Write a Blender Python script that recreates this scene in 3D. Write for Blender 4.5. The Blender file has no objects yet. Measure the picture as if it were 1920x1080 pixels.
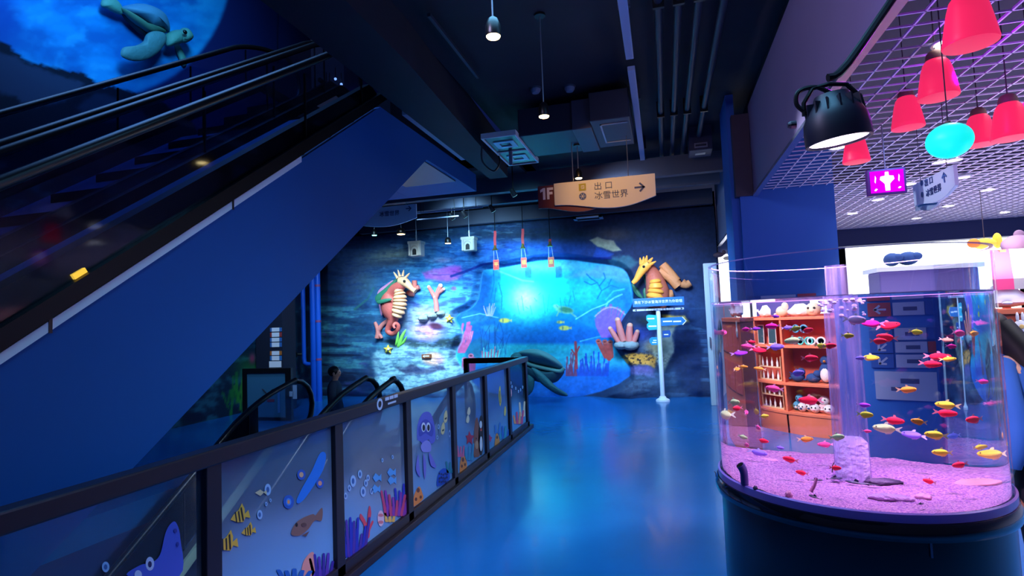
import bpy, bmesh, math, random
import numpy as np
from mathutils import Vector, Matrix
random.seed(7); rng = np.random.default_rng(7)
SC = bpy.context.scene
COL = SC.collection

# ------------------------------------------------------------------ camera
F = 1050.0; EYE = 1.6
def _Rx(a): c, s = math.cos(a), math.sin(a); return np.array([[1,0,0],[0,c,-s],[0,s,c]])
def _Rz(a): c, s = math.cos(a), math.sin(a); return np.array([[c,-s,0],[s,c,0],[0,0,1]])
PITCH = math.radians(3.4325); YAW = math.radians(15.1493); ROLL = math.radians(2.2)
RM = _Rz(YAW) @ _Rx(math.pi/2 + PITCH) @ _Rz(-ROLL)
CAMP = np.array([0.0, 0.0, EYE])
def ray(x, y):
    d = RM @ np.array([x-960.0, 540.0-y, -F]); return d/np.linalg.norm(d)
def onx(x, y, X): d = ray(x, y); return CAMP + d*X/d[0]
def ony(x, y, Y): d = ray(x, y); return CAMP + d*Y/d[1]
def onz(x, y, Z): d = ray(x, y); return CAMP + d*(Z-EYE)/d[2]
def projA(P):
    q = (np.asarray(P, float) - CAMP) @ RM
    return 960 + F*q[..., 0]/-q[..., 2], 540 - F*q[..., 1]/-q[..., 2]

cam_d = bpy.data.cameras.new('camera'); cam = bpy.data.objects.new('camera', cam_d); COL.objects.link(cam)
cam_d.sensor_width = 36; cam_d.lens = 36*F/1920; cam_d.clip_start = 0.05; cam_d.clip_end = 200
M4 = Matrix.Identity(4)
for i in range(3):
    for j in range(3): M4[i][j] = RM[i, j]
M4.translation = Vector(CAMP)
cam.matrix_world = M4
SC.camera = cam
SC.view_settings.view_transform = 'Standard'; SC.view_settings.look = 'None'
SC.view_settings.gamma = 1.0; SC.view_settings.exposure = 0.0
SC.view_settings.use_curve_mapping = False
try:
    SC.cycles.use_denoising = True
    SC.cycles.max_bounces = 12; SC.cycles.transparent_max_bounces = 24
    SC.cycles.transmission_bounces = 10; SC.cycles.glossy_bounces = 4; SC.cycles.diffuse_bounces = 3
    SC.cycles.sample_clamp_indirect = 6.0
    SC.cycles.caustics_reflective = False
except Exception: pass

# ------------------------------------------------------------------ colour + materials
def lin(c):
    c = np.asarray(c, float)/255.0
    return np.where(c <= 0.04045, c/12.92, ((c+0.055)/1.055)**2.4)
def S(r, g, b): return tuple(lin((r, g, b)))
_mats = {}
def mat(name, col=(200,200,200), rough=0.5, metal=0.0, emit=None, es=0.0, spec=0.5, coat=0.0, alpha=1.0, bump=0.0, bscale=40, noise=0.0, nscale=8, trans=0.0, ior=1.45):
    if name in _mats: return _mats[name]
    m = bpy.data.materials.new(name); m.use_nodes = True
    nt = m.node_tree; b = nt.nodes['Principled BSDF']
    b.inputs['Base Color'].default_value = S(*col)+(1,)
    b.inputs['Roughness'].default_value = rough; b.inputs['Metallic'].default_value = metal
    b.inputs['Specular IOR Level'].default_value = spec; b.inputs['Coat Weight'].default_value = coat
    b.inputs['Transmission Weight'].default_value = trans; b.inputs['IOR'].default_value = ior
    b.inputs['Alpha'].default_value = alpha
    if emit is not None:
        b.inputs['Emission Color'].default_value = S(*emit)+(1,); b.inputs['Emission Strength'].default_value = es
    if noise > 0:
        tc = nt.nodes.new('ShaderNodeTexCoord'); n = nt.nodes.new('ShaderNodeTexNoise'); n.inputs['Scale'].default_value = nscale; n.inputs['Detail'].default_value = 5
        nt.links.new(tc.outputs['Object'], n.inputs['Vector'])
        hs = nt.nodes.new('ShaderNodeHueSaturation'); hs.inputs['Color'].default_value = S(*col)+(1,)
        mr = nt.nodes.new('ShaderNodeMapRange'); mr.inputs['From Min'].default_value = .3; mr.inputs['From Max'].default_value = .7
        mr.inputs['To Min'].default_value = 1-noise; mr.inputs['To Max'].default_value = 1+noise
        nt.links.new(n.outputs['Fac'], mr.inputs['Value']); nt.links.new(mr.outputs['Result'], hs.inputs['Value']); nt.links.new(hs.outputs['Color'], b.inputs['Base Color'])
    if bump > 0:
        tc = nt.nodes.new('ShaderNodeTexCoord'); n = nt.nodes.new('ShaderNodeTexNoise'); n.inputs['Scale'].default_value = bscale; n.inputs['Detail'].default_value = 6
        nt.links.new(tc.outputs['Object'], n.inputs['Vector'])
        bp = nt.nodes.new('ShaderNodeBump'); bp.inputs['Strength'].default_value = bump; bp.inputs['Distance'].default_value = .02
        nt.links.new(n.outputs['Fac'], bp.inputs['Height']); nt.links.new(bp.outputs['Normal'], b.inputs['Normal'])
    _mats[name] = m; return m
def emat(name, col, strength):
    if name in _mats: return _mats[name]
    m = bpy.data.materials.new(name); m.use_nodes = True; nt = m.node_tree
    for n in list(nt.nodes): nt.nodes.remove(n)
    e = nt.nodes.new('ShaderNodeEmission'); e.inputs[0].default_value = S(*col)+(1,); e.inputs[1].default_value = strength
    o = nt.nodes.new('ShaderNodeOutputMaterial'); nt.links.new(e.outputs[0], o.inputs[0]); _mats[name] = m; return m
def glassmat(name, tint=(255,255,255), fac=0.06, rough=0.02, body=0.0, bodycol=(60,90,140), fr=.35):
    """thin pane: mostly clear, fresnel-free gloss, optional milky body"""
    if name in _mats: return _mats[name]
    m = bpy.data.materials.new(name); m.use_nodes = True; nt = m.node_tree
    for n in list(nt.nodes): nt.nodes.remove(n)
    t = nt.nodes.new('ShaderNodeBsdfTransparent'); t.inputs[0].default_value = S(*tint)+(1,)
    g = nt.nodes.new('ShaderNodeBsdfGlossy'); g.inputs['Roughness'].default_value = rough
    lw = nt.nodes.new('ShaderNodeLayerWeight'); lw.inputs[0].default_value = 0.35
    mu = nt.nodes.new('ShaderNodeMath'); mu.operation = 'MULTIPLY_ADD'; mu.inputs[1].default_value = fr; mu.inputs[2].default_value = fac
    nt.links.new(lw.outputs['Fresnel'], mu.inputs[0])
    mx = nt.nodes.new('ShaderNodeMixShader'); nt.links.new(mu.outputs[0], mx.inputs[0]); nt.links.new(t.outputs[0], mx.inputs[1]); nt.links.new(g.outputs[0], mx.inputs[2])
    last = mx
    if body > 0:
        d = nt.nodes.new('ShaderNodeBsdfDiffuse'); d.inputs[0].default_value = S(*bodycol)+(1,)
        m2 = nt.nodes.new('ShaderNodeMixShader'); m2.inputs[0].default_value = body
        nt.links.new(mx.outputs[0], m2.inputs[1]); nt.links.new(d.outputs[0], m2.inputs[2]); last = m2
    o = nt.nodes.new('ShaderNodeOutputMaterial'); nt.links.new(last.outputs[0], o.inputs[0]); _mats[name] = m; return m
def paintmat(name, rough=0.6, bump=0.0, bscale=30, spec=0.3):
    if name in _mats: return _mats[name]
    m = mat(name, (255,255,255), rough, spec=spec, bump=bump, bscale=bscale)
    nt = m.node_tree; a = nt.nodes.new('ShaderNodeAttribute'); a.attribute_name = 'paint'
    nt.links.new(a.outputs['Color'], nt.nodes['Principled BSDF'].inputs['Base Color']); return m

# ------------------------------------------------------------------ mesh builder
def _frame(d):
    d = np.asarray(d, float); d = d/np.linalg.norm(d)
    a = np.array([0,0,1.]) if abs(d[2]) < .9 else np.array([1.,0,0])
    u = np.cross(a, d); u /= np.linalg.norm(u); return u, np.cross(d, u)
class MB:
    def __init__(s): s.v = []; s.f = []
    def add(s, V, Fs):
        o = len(s.v); s.v += [tuple(map(float, p)) for p in V]; s.f += [tuple(i+o for i in f) for f in Fs]; return s
    def box(s, x0, x1, y0, y1, z0, z1):
        V = [(x,y,z) for z in (z0,z1) for y in (y0,y1) for x in (x0,x1)]
        return s.add(V, [(0,2,3,1),(4,5,7,6),(0,1,5,4),(2,6,7,3),(0,4,6,2),(1,3,7,5)])
    def obox(s, c, ax, ay, az):
        c, ax, ay, az = (np.asarray(q, float) for q in (c, ax, ay, az))
        V = [c+i*ax+j*ay+k*az for k in (-1,1) for j in (-1,1) for i in (-1,1)]
        return s.add(V, [(0,2,3,1),(4,5,7,6),(0,1,5,4),(2,6,7,3),(0,4,6,2),(1,3,7,5)])
    def bar(s, a, b, w, h, up=(0,0,1)):
        a, b = np.asarray(a, float), np.asarray(b, float); d = b-a; L = np.linalg.norm(d); d = d/L
        r = np.cross(d, up); r = r/np.linalg.norm(r); u = np.cross(r, d)
        return s.obox((a+b)/2, d*L/2, r*w/2, u*h/2)
    def tube(s, P, r, n=10, cap=True, sq=1.0):
        P = [np.asarray(p, float) for p in P]; k = len(P)
        rs = [r]*k if np.isscalar(r) else list(r)
        V = []; u = None
        for i, p in enumerate(P):
            d = P[min(i+1,k-1)] - P[max(i-1,0)]; d = d/(np.linalg.norm(d)+1e-12)
            if u is None: u, w = _frame(d)
            else:
                u = u - d*np.dot(u, d); u /= (np.linalg.norm(u)+1e-12); w = np.cross(d, u)
            for j in range(n):
                a = 2*math.pi*j/n; V.append(p + rs[i]*(u*math.cos(a) + sq*w*math.sin(a)))
        Fs = [(i*n+j, i*n+(j+1)%n, (i+1)*n+(j+1)%n, (i+1)*n+j) for i in range(k-1) for j in range(n)]
        if cap: Fs += [tuple(range(n-1,-1,-1)), tuple(range((k-1)*n, k*n))]
        return s.add(V, Fs)
    def lathe(s, prof, c=(0,0,0), n=32, axis=(0,0,1), cap=True):
        ax = np.asarray(axis, float); ax /= np.linalg.norm(ax)
        if abs(ax[2]) > .999: u, w = np.array([1.,0,0]), np.array([0,1.,0])*np.sign(ax[2])
        else: u, w = _frame(ax)
        c = np.asarray(c, float); V = []
        for (r, z) in prof:
            for j in range(n):
                a = 2*math.pi*j/n; V.append(c + ax*z + r*(u*math.cos(a)+w*math.sin(a)))
        k = len(prof)
        Fs = [(i*n+j, i*n+(j+1)%n, (i+1)*n+(j+1)%n, (i+1)*n+j) for i in range(k-1) for j in range(n)]
        if cap:
            if prof[0][0] > 1e-6: Fs.append(tuple(range(n-1,-1,-1)))
            if prof[-1][0] > 1e-6: Fs.append(tuple(range((k-1)*n, k*n)))
        return s.add(V, Fs)
    def ell(s, c, r, seg=16, rings=10, rot=None):
        r = (r,r,r) if np.isscalar(r) else r; V = []
        for i in range(rings+1):
            t = math.pi*i/rings
            for j in range(seg):
                a = 2*math.pi*j/seg
                p = np.array([r[0]*math.sin(t)*math.cos(a), r[1]*math.sin(t)*math.sin(a), r[2]*math.cos(t)])
                if rot is not None: p = rot @ p
                V.append(np.asarray(c)+p)
        Fs = [(i*seg+j, (i+1)*seg+j, (i+1)*seg+(j+1)%seg, i*seg+(j+1)%seg) for i in range(rings) for j in range(seg)]
        return s.add(V, Fs)
    def prism(s, poly, d):
        n = len(poly); d = np.asarray(d, float); A = [np.asarray(p, float) for p in poly]
        V = A + [p+d for p in A]
        return s.add(V, [tuple(range(n-1,-1,-1)), tuple(range(n,2*n))] + [(i,(i+1)%n,n+(i+1)%n,n+i) for i in range(n)])
    def quad(s, a, b, c, d): return s.add([a,b,c,d], [(0,1,2,3)])
    def grid(s, P):
        m, n = P.shape[:2]
        return s.add(P.reshape(-1,3), [(i*n+j, i*n+j+1, (i+1)*n+j+1, (i+1)*n+j) for i in range(m-1) for j in range(n-1)])

OFF = {}
def link(o, parent=None):
    COL.objects.link(o)
    if parent is not None:
        o.parent = parent
        if parent.parent is None: o.matrix_parent_inverse = Matrix.Translation(-Vector(parent.location))
    return o
def obj(name, mb, m, parent=None, smooth=False, bevel=0.0, paint=None, fix=True, **kw):
    me = bpy.data.meshes.new(name)
    if isinstance(mb, MB): me.from_pydata(mb.v, [], mb.f)
    me.validate()
    if fix:
        bm = bmesh.new(); bm.from_mesh(me); bmesh.ops.remove_doubles(bm, verts=bm.verts, dist=1e-6) if paint is None else None
        bmesh.ops.recalc_face_normals(bm, faces=bm.faces); bm.to_mesh(me); bm.free()
    if paint is not None:
        at = me.color_attributes.new('paint', 'FLOAT_COLOR', 'POINT')
        A = np.ones((len(me.vertices), 4), np.float32); A[:, :3] = lin(np.clip(paint[:, :3], 0, 1)*255.0)
        if paint.shape[1] == 4: A[:, 3] = paint[:, 3]
        at.data.foreach_set('color', A.ravel())
    if smooth:
        me.polygons.foreach_set('use_smooth', [True]*len(me.polygons))
        try: me.set_sharp_from_angle(angle=math.radians(40))
        except Exception: pass
    for mm in (m if isinstance(m, (list, tuple)) else [m]): me.materials.append(mm)
    o = bpy.data.objects.new(name, me); link(o, parent)
    if bevel > 0:
        b = o.modifiers.new('bevel', 'BEVEL'); b.width = bevel; b.segments = 2; b.limit_method = 'ANGLE'
    for k, v in kw.items(): o[k] = v
    return o
def thing(name, label, cat, loc=(0,0,0), group=None):
    o = bpy.data.objects.new(name, None); o.location = Vector(tuple(map(float, loc))); o.empty_display_size = .1; COL.objects.link(o)
    o['label'] = label; o['category'] = cat
    if group: o['group'] = group
    return o
def tag(o, label, cat, group=None):
    o['label'] = label; o['category'] = cat
    if group: o['group'] = group
    return o
def struct(name, mb, m, **kw):
    o = obj(name, mb, m, **kw); o['kind'] = 'structure'; return o
def dup(root, loc, label, group=None):
    r = root.copy(); COL.objects.link(r); r.location = Vector(tuple(map(float, loc))); r['label'] = label
    if group: r['group'] = group
    for ch in list(root.children):
        c = ch.copy(); COL.objects.link(c); c.parent = r; c.matrix_parent_inverse = ch.matrix_parent_inverse.copy()
        for g in list(ch.children):
            d = g.copy(); COL.objects.link(d); d.parent = c; d.matrix_parent_inverse = g.matrix_parent_inverse.copy()
    return r
def text(name, s, size, origin, right, up, m, parent, align='CENTER', ext=.002, off=0):
    cu = bpy.data.curves.new(name, 'FONT'); cu.body = s; cu.size = size; cu.align_x = align; cu.align_y = 'CENTER'; cu.extrude = ext; cu.offset = off
    tmp = bpy.data.objects.new('tmp', cu); COL.objects.link(tmp)
    me = bpy.data.meshes.new_from_object(tmp.evaluated_get(bpy.context.evaluated_depsgraph_get())); me.name = name
    bpy.data.objects.remove(tmp); me.materials.clear(); me.materials.append(m); o = bpy.data.objects.new(name, me); link(o, parent)
    r = Vector(tuple(map(float, right))).normalized(); u = Vector(tuple(map(float, up))).normalized(); n = r.cross(u)
    W = Matrix(((r.x,u.x,n.x,origin[0]),(r.y,u.y,n.y,origin[1]),(r.z,u.z,n.z,origin[2]),(0,0,0,1)))
    if parent is not None: o.matrix_basis = W
    else: o.matrix_world = W
    return o
def light(kind, name, loc, energy, col=(255,255,255), size=.1, target=None, spot=60, blend=.5, sy=None, spread=None):
    d = bpy.data.lights.new(name, kind); d.energy = energy; d.color = S(*col)
    if kind == 'AREA':
        d.size = size
        if sy: d.shape = 'RECTANGLE'; d.size_y = sy
        if spread: d.spread = math.radians(spread)
    else: d.shadow_soft_size = size
    if kind == 'SPOT': d.spot_size = math.radians(spot); d.spot_blend = blend
    o = bpy.data.objects.new(name, d); COL.objects.link(o); o.location = Vector(tuple(map(float, loc)))
    if target is not None:
        o.rotation_euler = (Vector(tuple(map(float, target))) - o.location).to_track_quat('-Z', 'Y').to_euler()
    return o

# ------------------------------------------------------------------ painter (colours of painted walls; the mural glow includes lamp light)
def _hash(ix, iy, seed):
    h = (ix*374761393 + iy*668265263 + seed*974711) & 0xffffffff
    h = ((h ^ (h >> 13))*1274126177) & 0xffffffff
    return ((h ^ (h >> 16)) & 0xffff)/65535.0
def vnoise(x, y, seed=0):
    ix = np.floor(x).astype(np.int64); iy = np.floor(y).astype(np.int64); fx = x-ix; fy = y-iy
    fx = fx*fx*(3-2*fx); fy = fy*fy*(3-2*fy)
    a = _hash(ix,iy,seed); b = _hash(ix+1,iy,seed); c = _hash(ix,iy+1,seed); d = _hash(ix+1,iy+1,seed)
    return (a*(1-fx)+b*fx)*(1-fy) + (c*(1-fx)+d*fx)*fy
def fbm(x, y, seed=0, oct=4):
    t = 0; a = .5; n = 0
    for i in range(oct):
        t = t + a*vnoise(x*2**i, y*2**i, seed+i*17); n += a; a *= .5
    return t/n
def sstep(a, b, x):
    t = np.clip((x-a)/(b-a), 0, 1); return t*t*(3-2*t)
def inpoly(X, Y, P):
    c = np.zeros(X.shape, bool); n = len(P)
    for i in range(n):
        x1, y1 = P[i]; x2, y2 = P[(i+1) % n]
        if y1 == y2: continue
        c ^= ((y1 > Y) != (y2 > Y)) & (X < (x2-x1)*(Y-y1)/(y2-y1)+x1)
    return c
def segd(X, Y, P, closed=False):
    d = np.full(X.shape, 1e9); n = len(P)
    for i in range(n if closed else n-1):
        x1, y1 = P[i]; x2, y2 = P[(i+1) % n]; dx, dy = x2-x1, y2-y1; L = dx*dx+dy*dy+1e-9
        t = np.clip(((X-x1)*dx+(Y-y1)*dy)/L, 0, 1); d = np.minimum(d, np.hypot(X-x1-t*dx, Y-y1-t*dy))
    return d
class Paint:
    def __init__(s, X, Y, base=(0,0,0)):
        s.X, s.Y = X, Y; s.c = np.ones(X.shape+(3,))*np.array(base)/255.0
    def mix(s, a, col):
        col = np.asarray(col, float)/255.0; s.c = s.c*(1-a[..., None]) + col*a[..., None]; return s
    def _win(s, x0, x1, y0, y1):
        return np.nonzero((s.X > x0) & (s.X < x1) & (s.Y > y0) & (s.Y < y1))
    def _put(s, w, a, col): s.c[w] = s.c[w]*(1-a[..., None]) + (np.asarray(col, float)/255.0)*a[..., None]; return s
    def blob(s, x, y, rx, ry, col, k=1.0, rot=0, soft=1.0):
        R = 2.2*max(rx, ry)*math.sqrt(soft); w = s._win(x-R, x+R, y-R, y+R); X, Y = s.X[w], s.Y[w]
        c, n = math.cos(math.radians(rot)), math.sin(math.radians(rot)); u = (X-x)*c+(Y-y)*n; v = -(X-x)*n+(Y-y)*c
        return s._put(w, k*np.exp(-((u/rx)**2+(v/ry)**2)*1.2/soft), col)
    def disc(s, x, y, rx, ry, col, k=1.0, rot=0, e=1.5):
        R = max(rx, ry)+e+1; w = s._win(x-R, x+R, y-R, y+R); X, Y = s.X[w], s.Y[w]
        c, n = math.cos(math.radians(rot)), math.sin(math.radians(rot)); u = (X-x)*c+(Y-y)*n; v = -(X-x)*n+(Y-y)*c
        d = (np.hypot(u/rx, v/ry)-1)*min(rx, ry); return s._put(w, k*(1-sstep(-e, e, d)), col)
    def poly(s, P, col, k=1.0, e=1.5, warp=0):
        xs, ys = [p[0] for p in P], [p[1] for p in P]; m = e+warp+1; w = s._win(min(xs)-m, max(xs)+m, min(ys)-m, max(ys)+m); X, Y = s.X[w], s.Y[w]
        if warp: X, Y = X+(fbm(X/14, Y/14, 5)-.5)*warp, Y+(fbm(X/14, Y/14, 9)-.5)*warp
        d = segd(X, Y, P, True); d = np.where(inpoly(X, Y, P), -d, d); return s._put(w, k*(1-sstep(-e, e, d)), col)
    def line(s, P, wd, col, k=1.0, e=1.0):
        xs, ys = [p[0] for p in P], [p[1] for p in P]; m = wd+e+1; w = s._win(min(xs)-m, max(xs)+m, min(ys)-m, max(ys)+m); X, Y = s.X[w], s.Y[w]
        return s._put(w, k*(1-sstep(wd/2-e*.5, wd/2+e*.5, segd(X, Y, P))), col)
def smooth_path(P, n=8, closed=False):
    P = [np.asarray(p, float) for p in P]; out = []; k = len(P)
    rngk = range(k if closed else k-1)
    for i in rngk:
        if closed: p0,p1,p2,p3 = P[(i-1)%k],P[i],P[(i+1)%k],P[(i+2)%k]
        else: p0,p1,p2,p3 = P[max(i-1,0)],P[i],P[i+1],P[min(i+2,k-1)]
        for t in np.linspace(0,1,n,endpoint=False):
            out.append(.5*((2*p1)+(-p0+p2)*t+(2*p0-5*p1+4*p2-p3)*t*t+(-p0+3*p1-3*p2+p3)*t**3))
    if not closed: out.append(P[-1])
    return out
# ------------------------------------------------------------------ shared materials
M_floor = mat('blue_epoxy', (16,96,164), 0.22, spec=0.5, coat=0.1, noise=.10, nscale=1.3, bump=.12, bscale=3.0)
M_dark = mat('dark_ceiling_paint', (26,29,44), 0.75, noise=.15, nscale=2)
M_darkw = mat('dark_wall_paint', (20,24,44), 0.7)
M_duct = mat('dark_duct', (44,48,66), 0.5)
M_black = mat('black_metal', (14,14,18), 0.35)
M_blackgl = mat('black_gloss', (6,7,11), 0.4, spec=.25)
M_rail = mat('rail_brown_black', (34,27,34), 0.35)
M_blue = mat('blue_cladding', (14,86,158), 0.6, noise=.04, nscale=.8, spec=.3)
M_alu = mat('aluminium', (200,205,210), 0.3, metal=.9)
M_white = mat('white_paint', (225,228,232), 0.5)
M_grey = mat('grey_paint', (120,126,150), 0.6)
M_sof = mat('bulkhead_grey', (130,118,150), 0.65, noise=.05, nscale=1.5)
M_col = mat('column_blue', (44,102,186), 0.55)
M_brown = mat('brown_board', (74,58,70), 0.6)
M_navy = mat('navy_beam', (40,52,96), 0.6)
M_orange = mat('orange_wood', (228,120,84), 0.45, noise=.08, nscale=3)
M_steel = mat('brushed_steel', (150,160,175), 0.35, metal=.8)
M_rub = mat('handrail_rubber', (9,9,12), 0.35, spec=.6)
M_bal = glassmat('balustrade_glass', (214,224,238), 0.015, 0.06, fr=.10)
M_day = emat('daylight_pane', (250,252,255), 3.2)

# ------------------------------------------------------------------ floor with the escalator pit
PX0, PX1, PY1 = -5.05, -2.16, 6.9
fl = MB()
for (a,b,c,d) in ((-8.2,PX0,-4,12.3),(PX1,8,-4,12.3),(PX0,PX1,PY1,12.3)):
    fl.box(a,b,c,d,-.25,0)
struct('floor', fl, M_floor)
struct('floor_lower', MB().box(-8.2,2,-6,12.3,-4.2,-4), mat('lower_floor', (30,50,90), .4))
pw = MB(); pw.box(PX0,PX1,PY1,PY1+.1,-4,-.25)
struct('wall_pit_end', pw, mat('pit_wall', (28,60,120), .5))
struct('wall_pit_side', MB().box(PX0-.1,PX0,-4,PY1,-4,-.25), mat('pit_wall', (28,60,120), .5))
struct('wall_pit_near', MB().box(PX1,PX1+.1,-4,PY1,-4,-.25), mat('pit_wall', (28,60,120), .5))

# ------------------------------------------------------------------ ceilings, beams, bulkheads
struct('ceiling', MB().box(-2.1,1.25,-3,12.3,4.3,4.4).box(-8.2,-2.1,8.45,12.3,4.05,4.4), M_dark)
struct('ceiling_void', MB().box(-8.4,-2.1,-3,13.6,9.6,9.7), M_dark)
b = MB(); P = [(-2.6,-3),(-2.6,8.5),(-2.3,8.5),(-2.06,4.4),(-2.0,-3)]
b.prism([(x,y,3.9) for x,y in P], (0,0,.5)); struct('beam', b, M_dark)
struct('reflection_strip', MB().box(-2.66,-2.6,5.5,7.35,3.9,4.02), mat('pale_reflection', (150,156,176), .4))  # pale strip in place of a light reflection on the panel
struct('trim_2', MB().box(-1.82,-1.79,4.3,5.6,4.22,4.25), M_duct)
for y in (8.9,9.7,10.6):
    pass
cb = MB()
for y,z in ((8.95,3.78),(9.8,3.78),(11.3,3.72)): cb.box(-6.6,1.0,y,y+.14,z,z+.3)
struct('beam_cross', cb, mat('beam_grey', (58,64,84), .6))
# bulkhead over the walkway edge
bk = MB().box(1.1,1.14,-1.5,7.2,3.02,4.1)
struct('bulkhead', bk, M_sof)
struct('trim_3', MB().box(1.085,1.145,-1.5,7.19,2.99,3.02), mat('trim_metal', (150,160,190), .25, metal=.7))
struct('bulkhead_upper', MB().box(1.16,1.25,-3,12,4.1,4.32), M_darkw)
struct('bulkhead_end', MB().box(.90,1.095,7.16,7.5,3.0,4.0), M_brown)
struct('bulkhead_far', MB().box(1.1,1.14,8.2,11.9,2.97,4.25), mat('bulkhead_blue', (112,132,170), .65))
struct('trim_4', MB().box(1.085,1.145,8.2,11.9,2.94,2.97), mat('trim_metal', (150,160,190), .25))
struct('column', MB().box(.95,1.97,7.2,8.1,0,3.7).box(.86,.95,7.28,8.0,0,4.3), M_col)
# far end under the cassettes: bulkhead with wall units, ducts
# shop grid ceiling: lattice of thin blades
g = MB(); x = 1.18
while x < 7.9: g.box(x-.005,x+.005,.3,11.6,3.05,3.062); x += .142
y = .3
while y < 11.6: g.box(1.15,7.95,y-.0045,y+.0045,3.05,3.060); y += .142
struct('ceiling_grid', g, mat('grid_blade', (214,206,232), .5))
struct('ceiling_shop', MB().box(1.24,8,.0,12.3,4.0,4.1), mat('plenum', (30,20,54), .8))
struct('beam_window', MB().box(1.25,8,11.45,11.7,2.74,3.05), M_navy)
# shop window wall
ww = MB().box(1.0,8,12.0,12.15,0,1.35).box(1.0,8,12.0,12.15,2.8,4.1)
struct('wall_back_shop', ww, mat('shop_wall', (190,196,214), .6))
struct('wall_right', MB().box(8,8.15,-3,12.15,0,4.1), mat('shop_wall', (190,196,214), .6))
wx = [1.0,3.32,6.22,8.0]
for i in range(3):
    w = struct('window_%d' % (i+1), MB().box(wx[i]+.05,wx[i+1]-.05,12.06,12.1,1.35,2.8), M_day)
    fr = MB()
    for xx in (wx[i], wx[i+1]): fr.box(xx-.07,xx-.045,11.97,12.06,1.35,2.8); fr.box(xx+.045,xx+.07,11.97,12.06,1.35,2.8); fr.box(xx-.045,xx+.045,11.99,12.03,1.35,2.8)
    obj('window_frame', fr, M_white, w)
# white door leaf at the end of the mural and the strip of small lights above it
d1 = struct('door_1', MB().box(.70,.92,10.45,10.55,0,2.5), mat('door_white', (206,212,214), .5), bevel=.006)
obj('door_handle', MB().tube([(.74,10.42,1.0),(.74,10.42,1.2)],.01), M_steel, d1)

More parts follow.
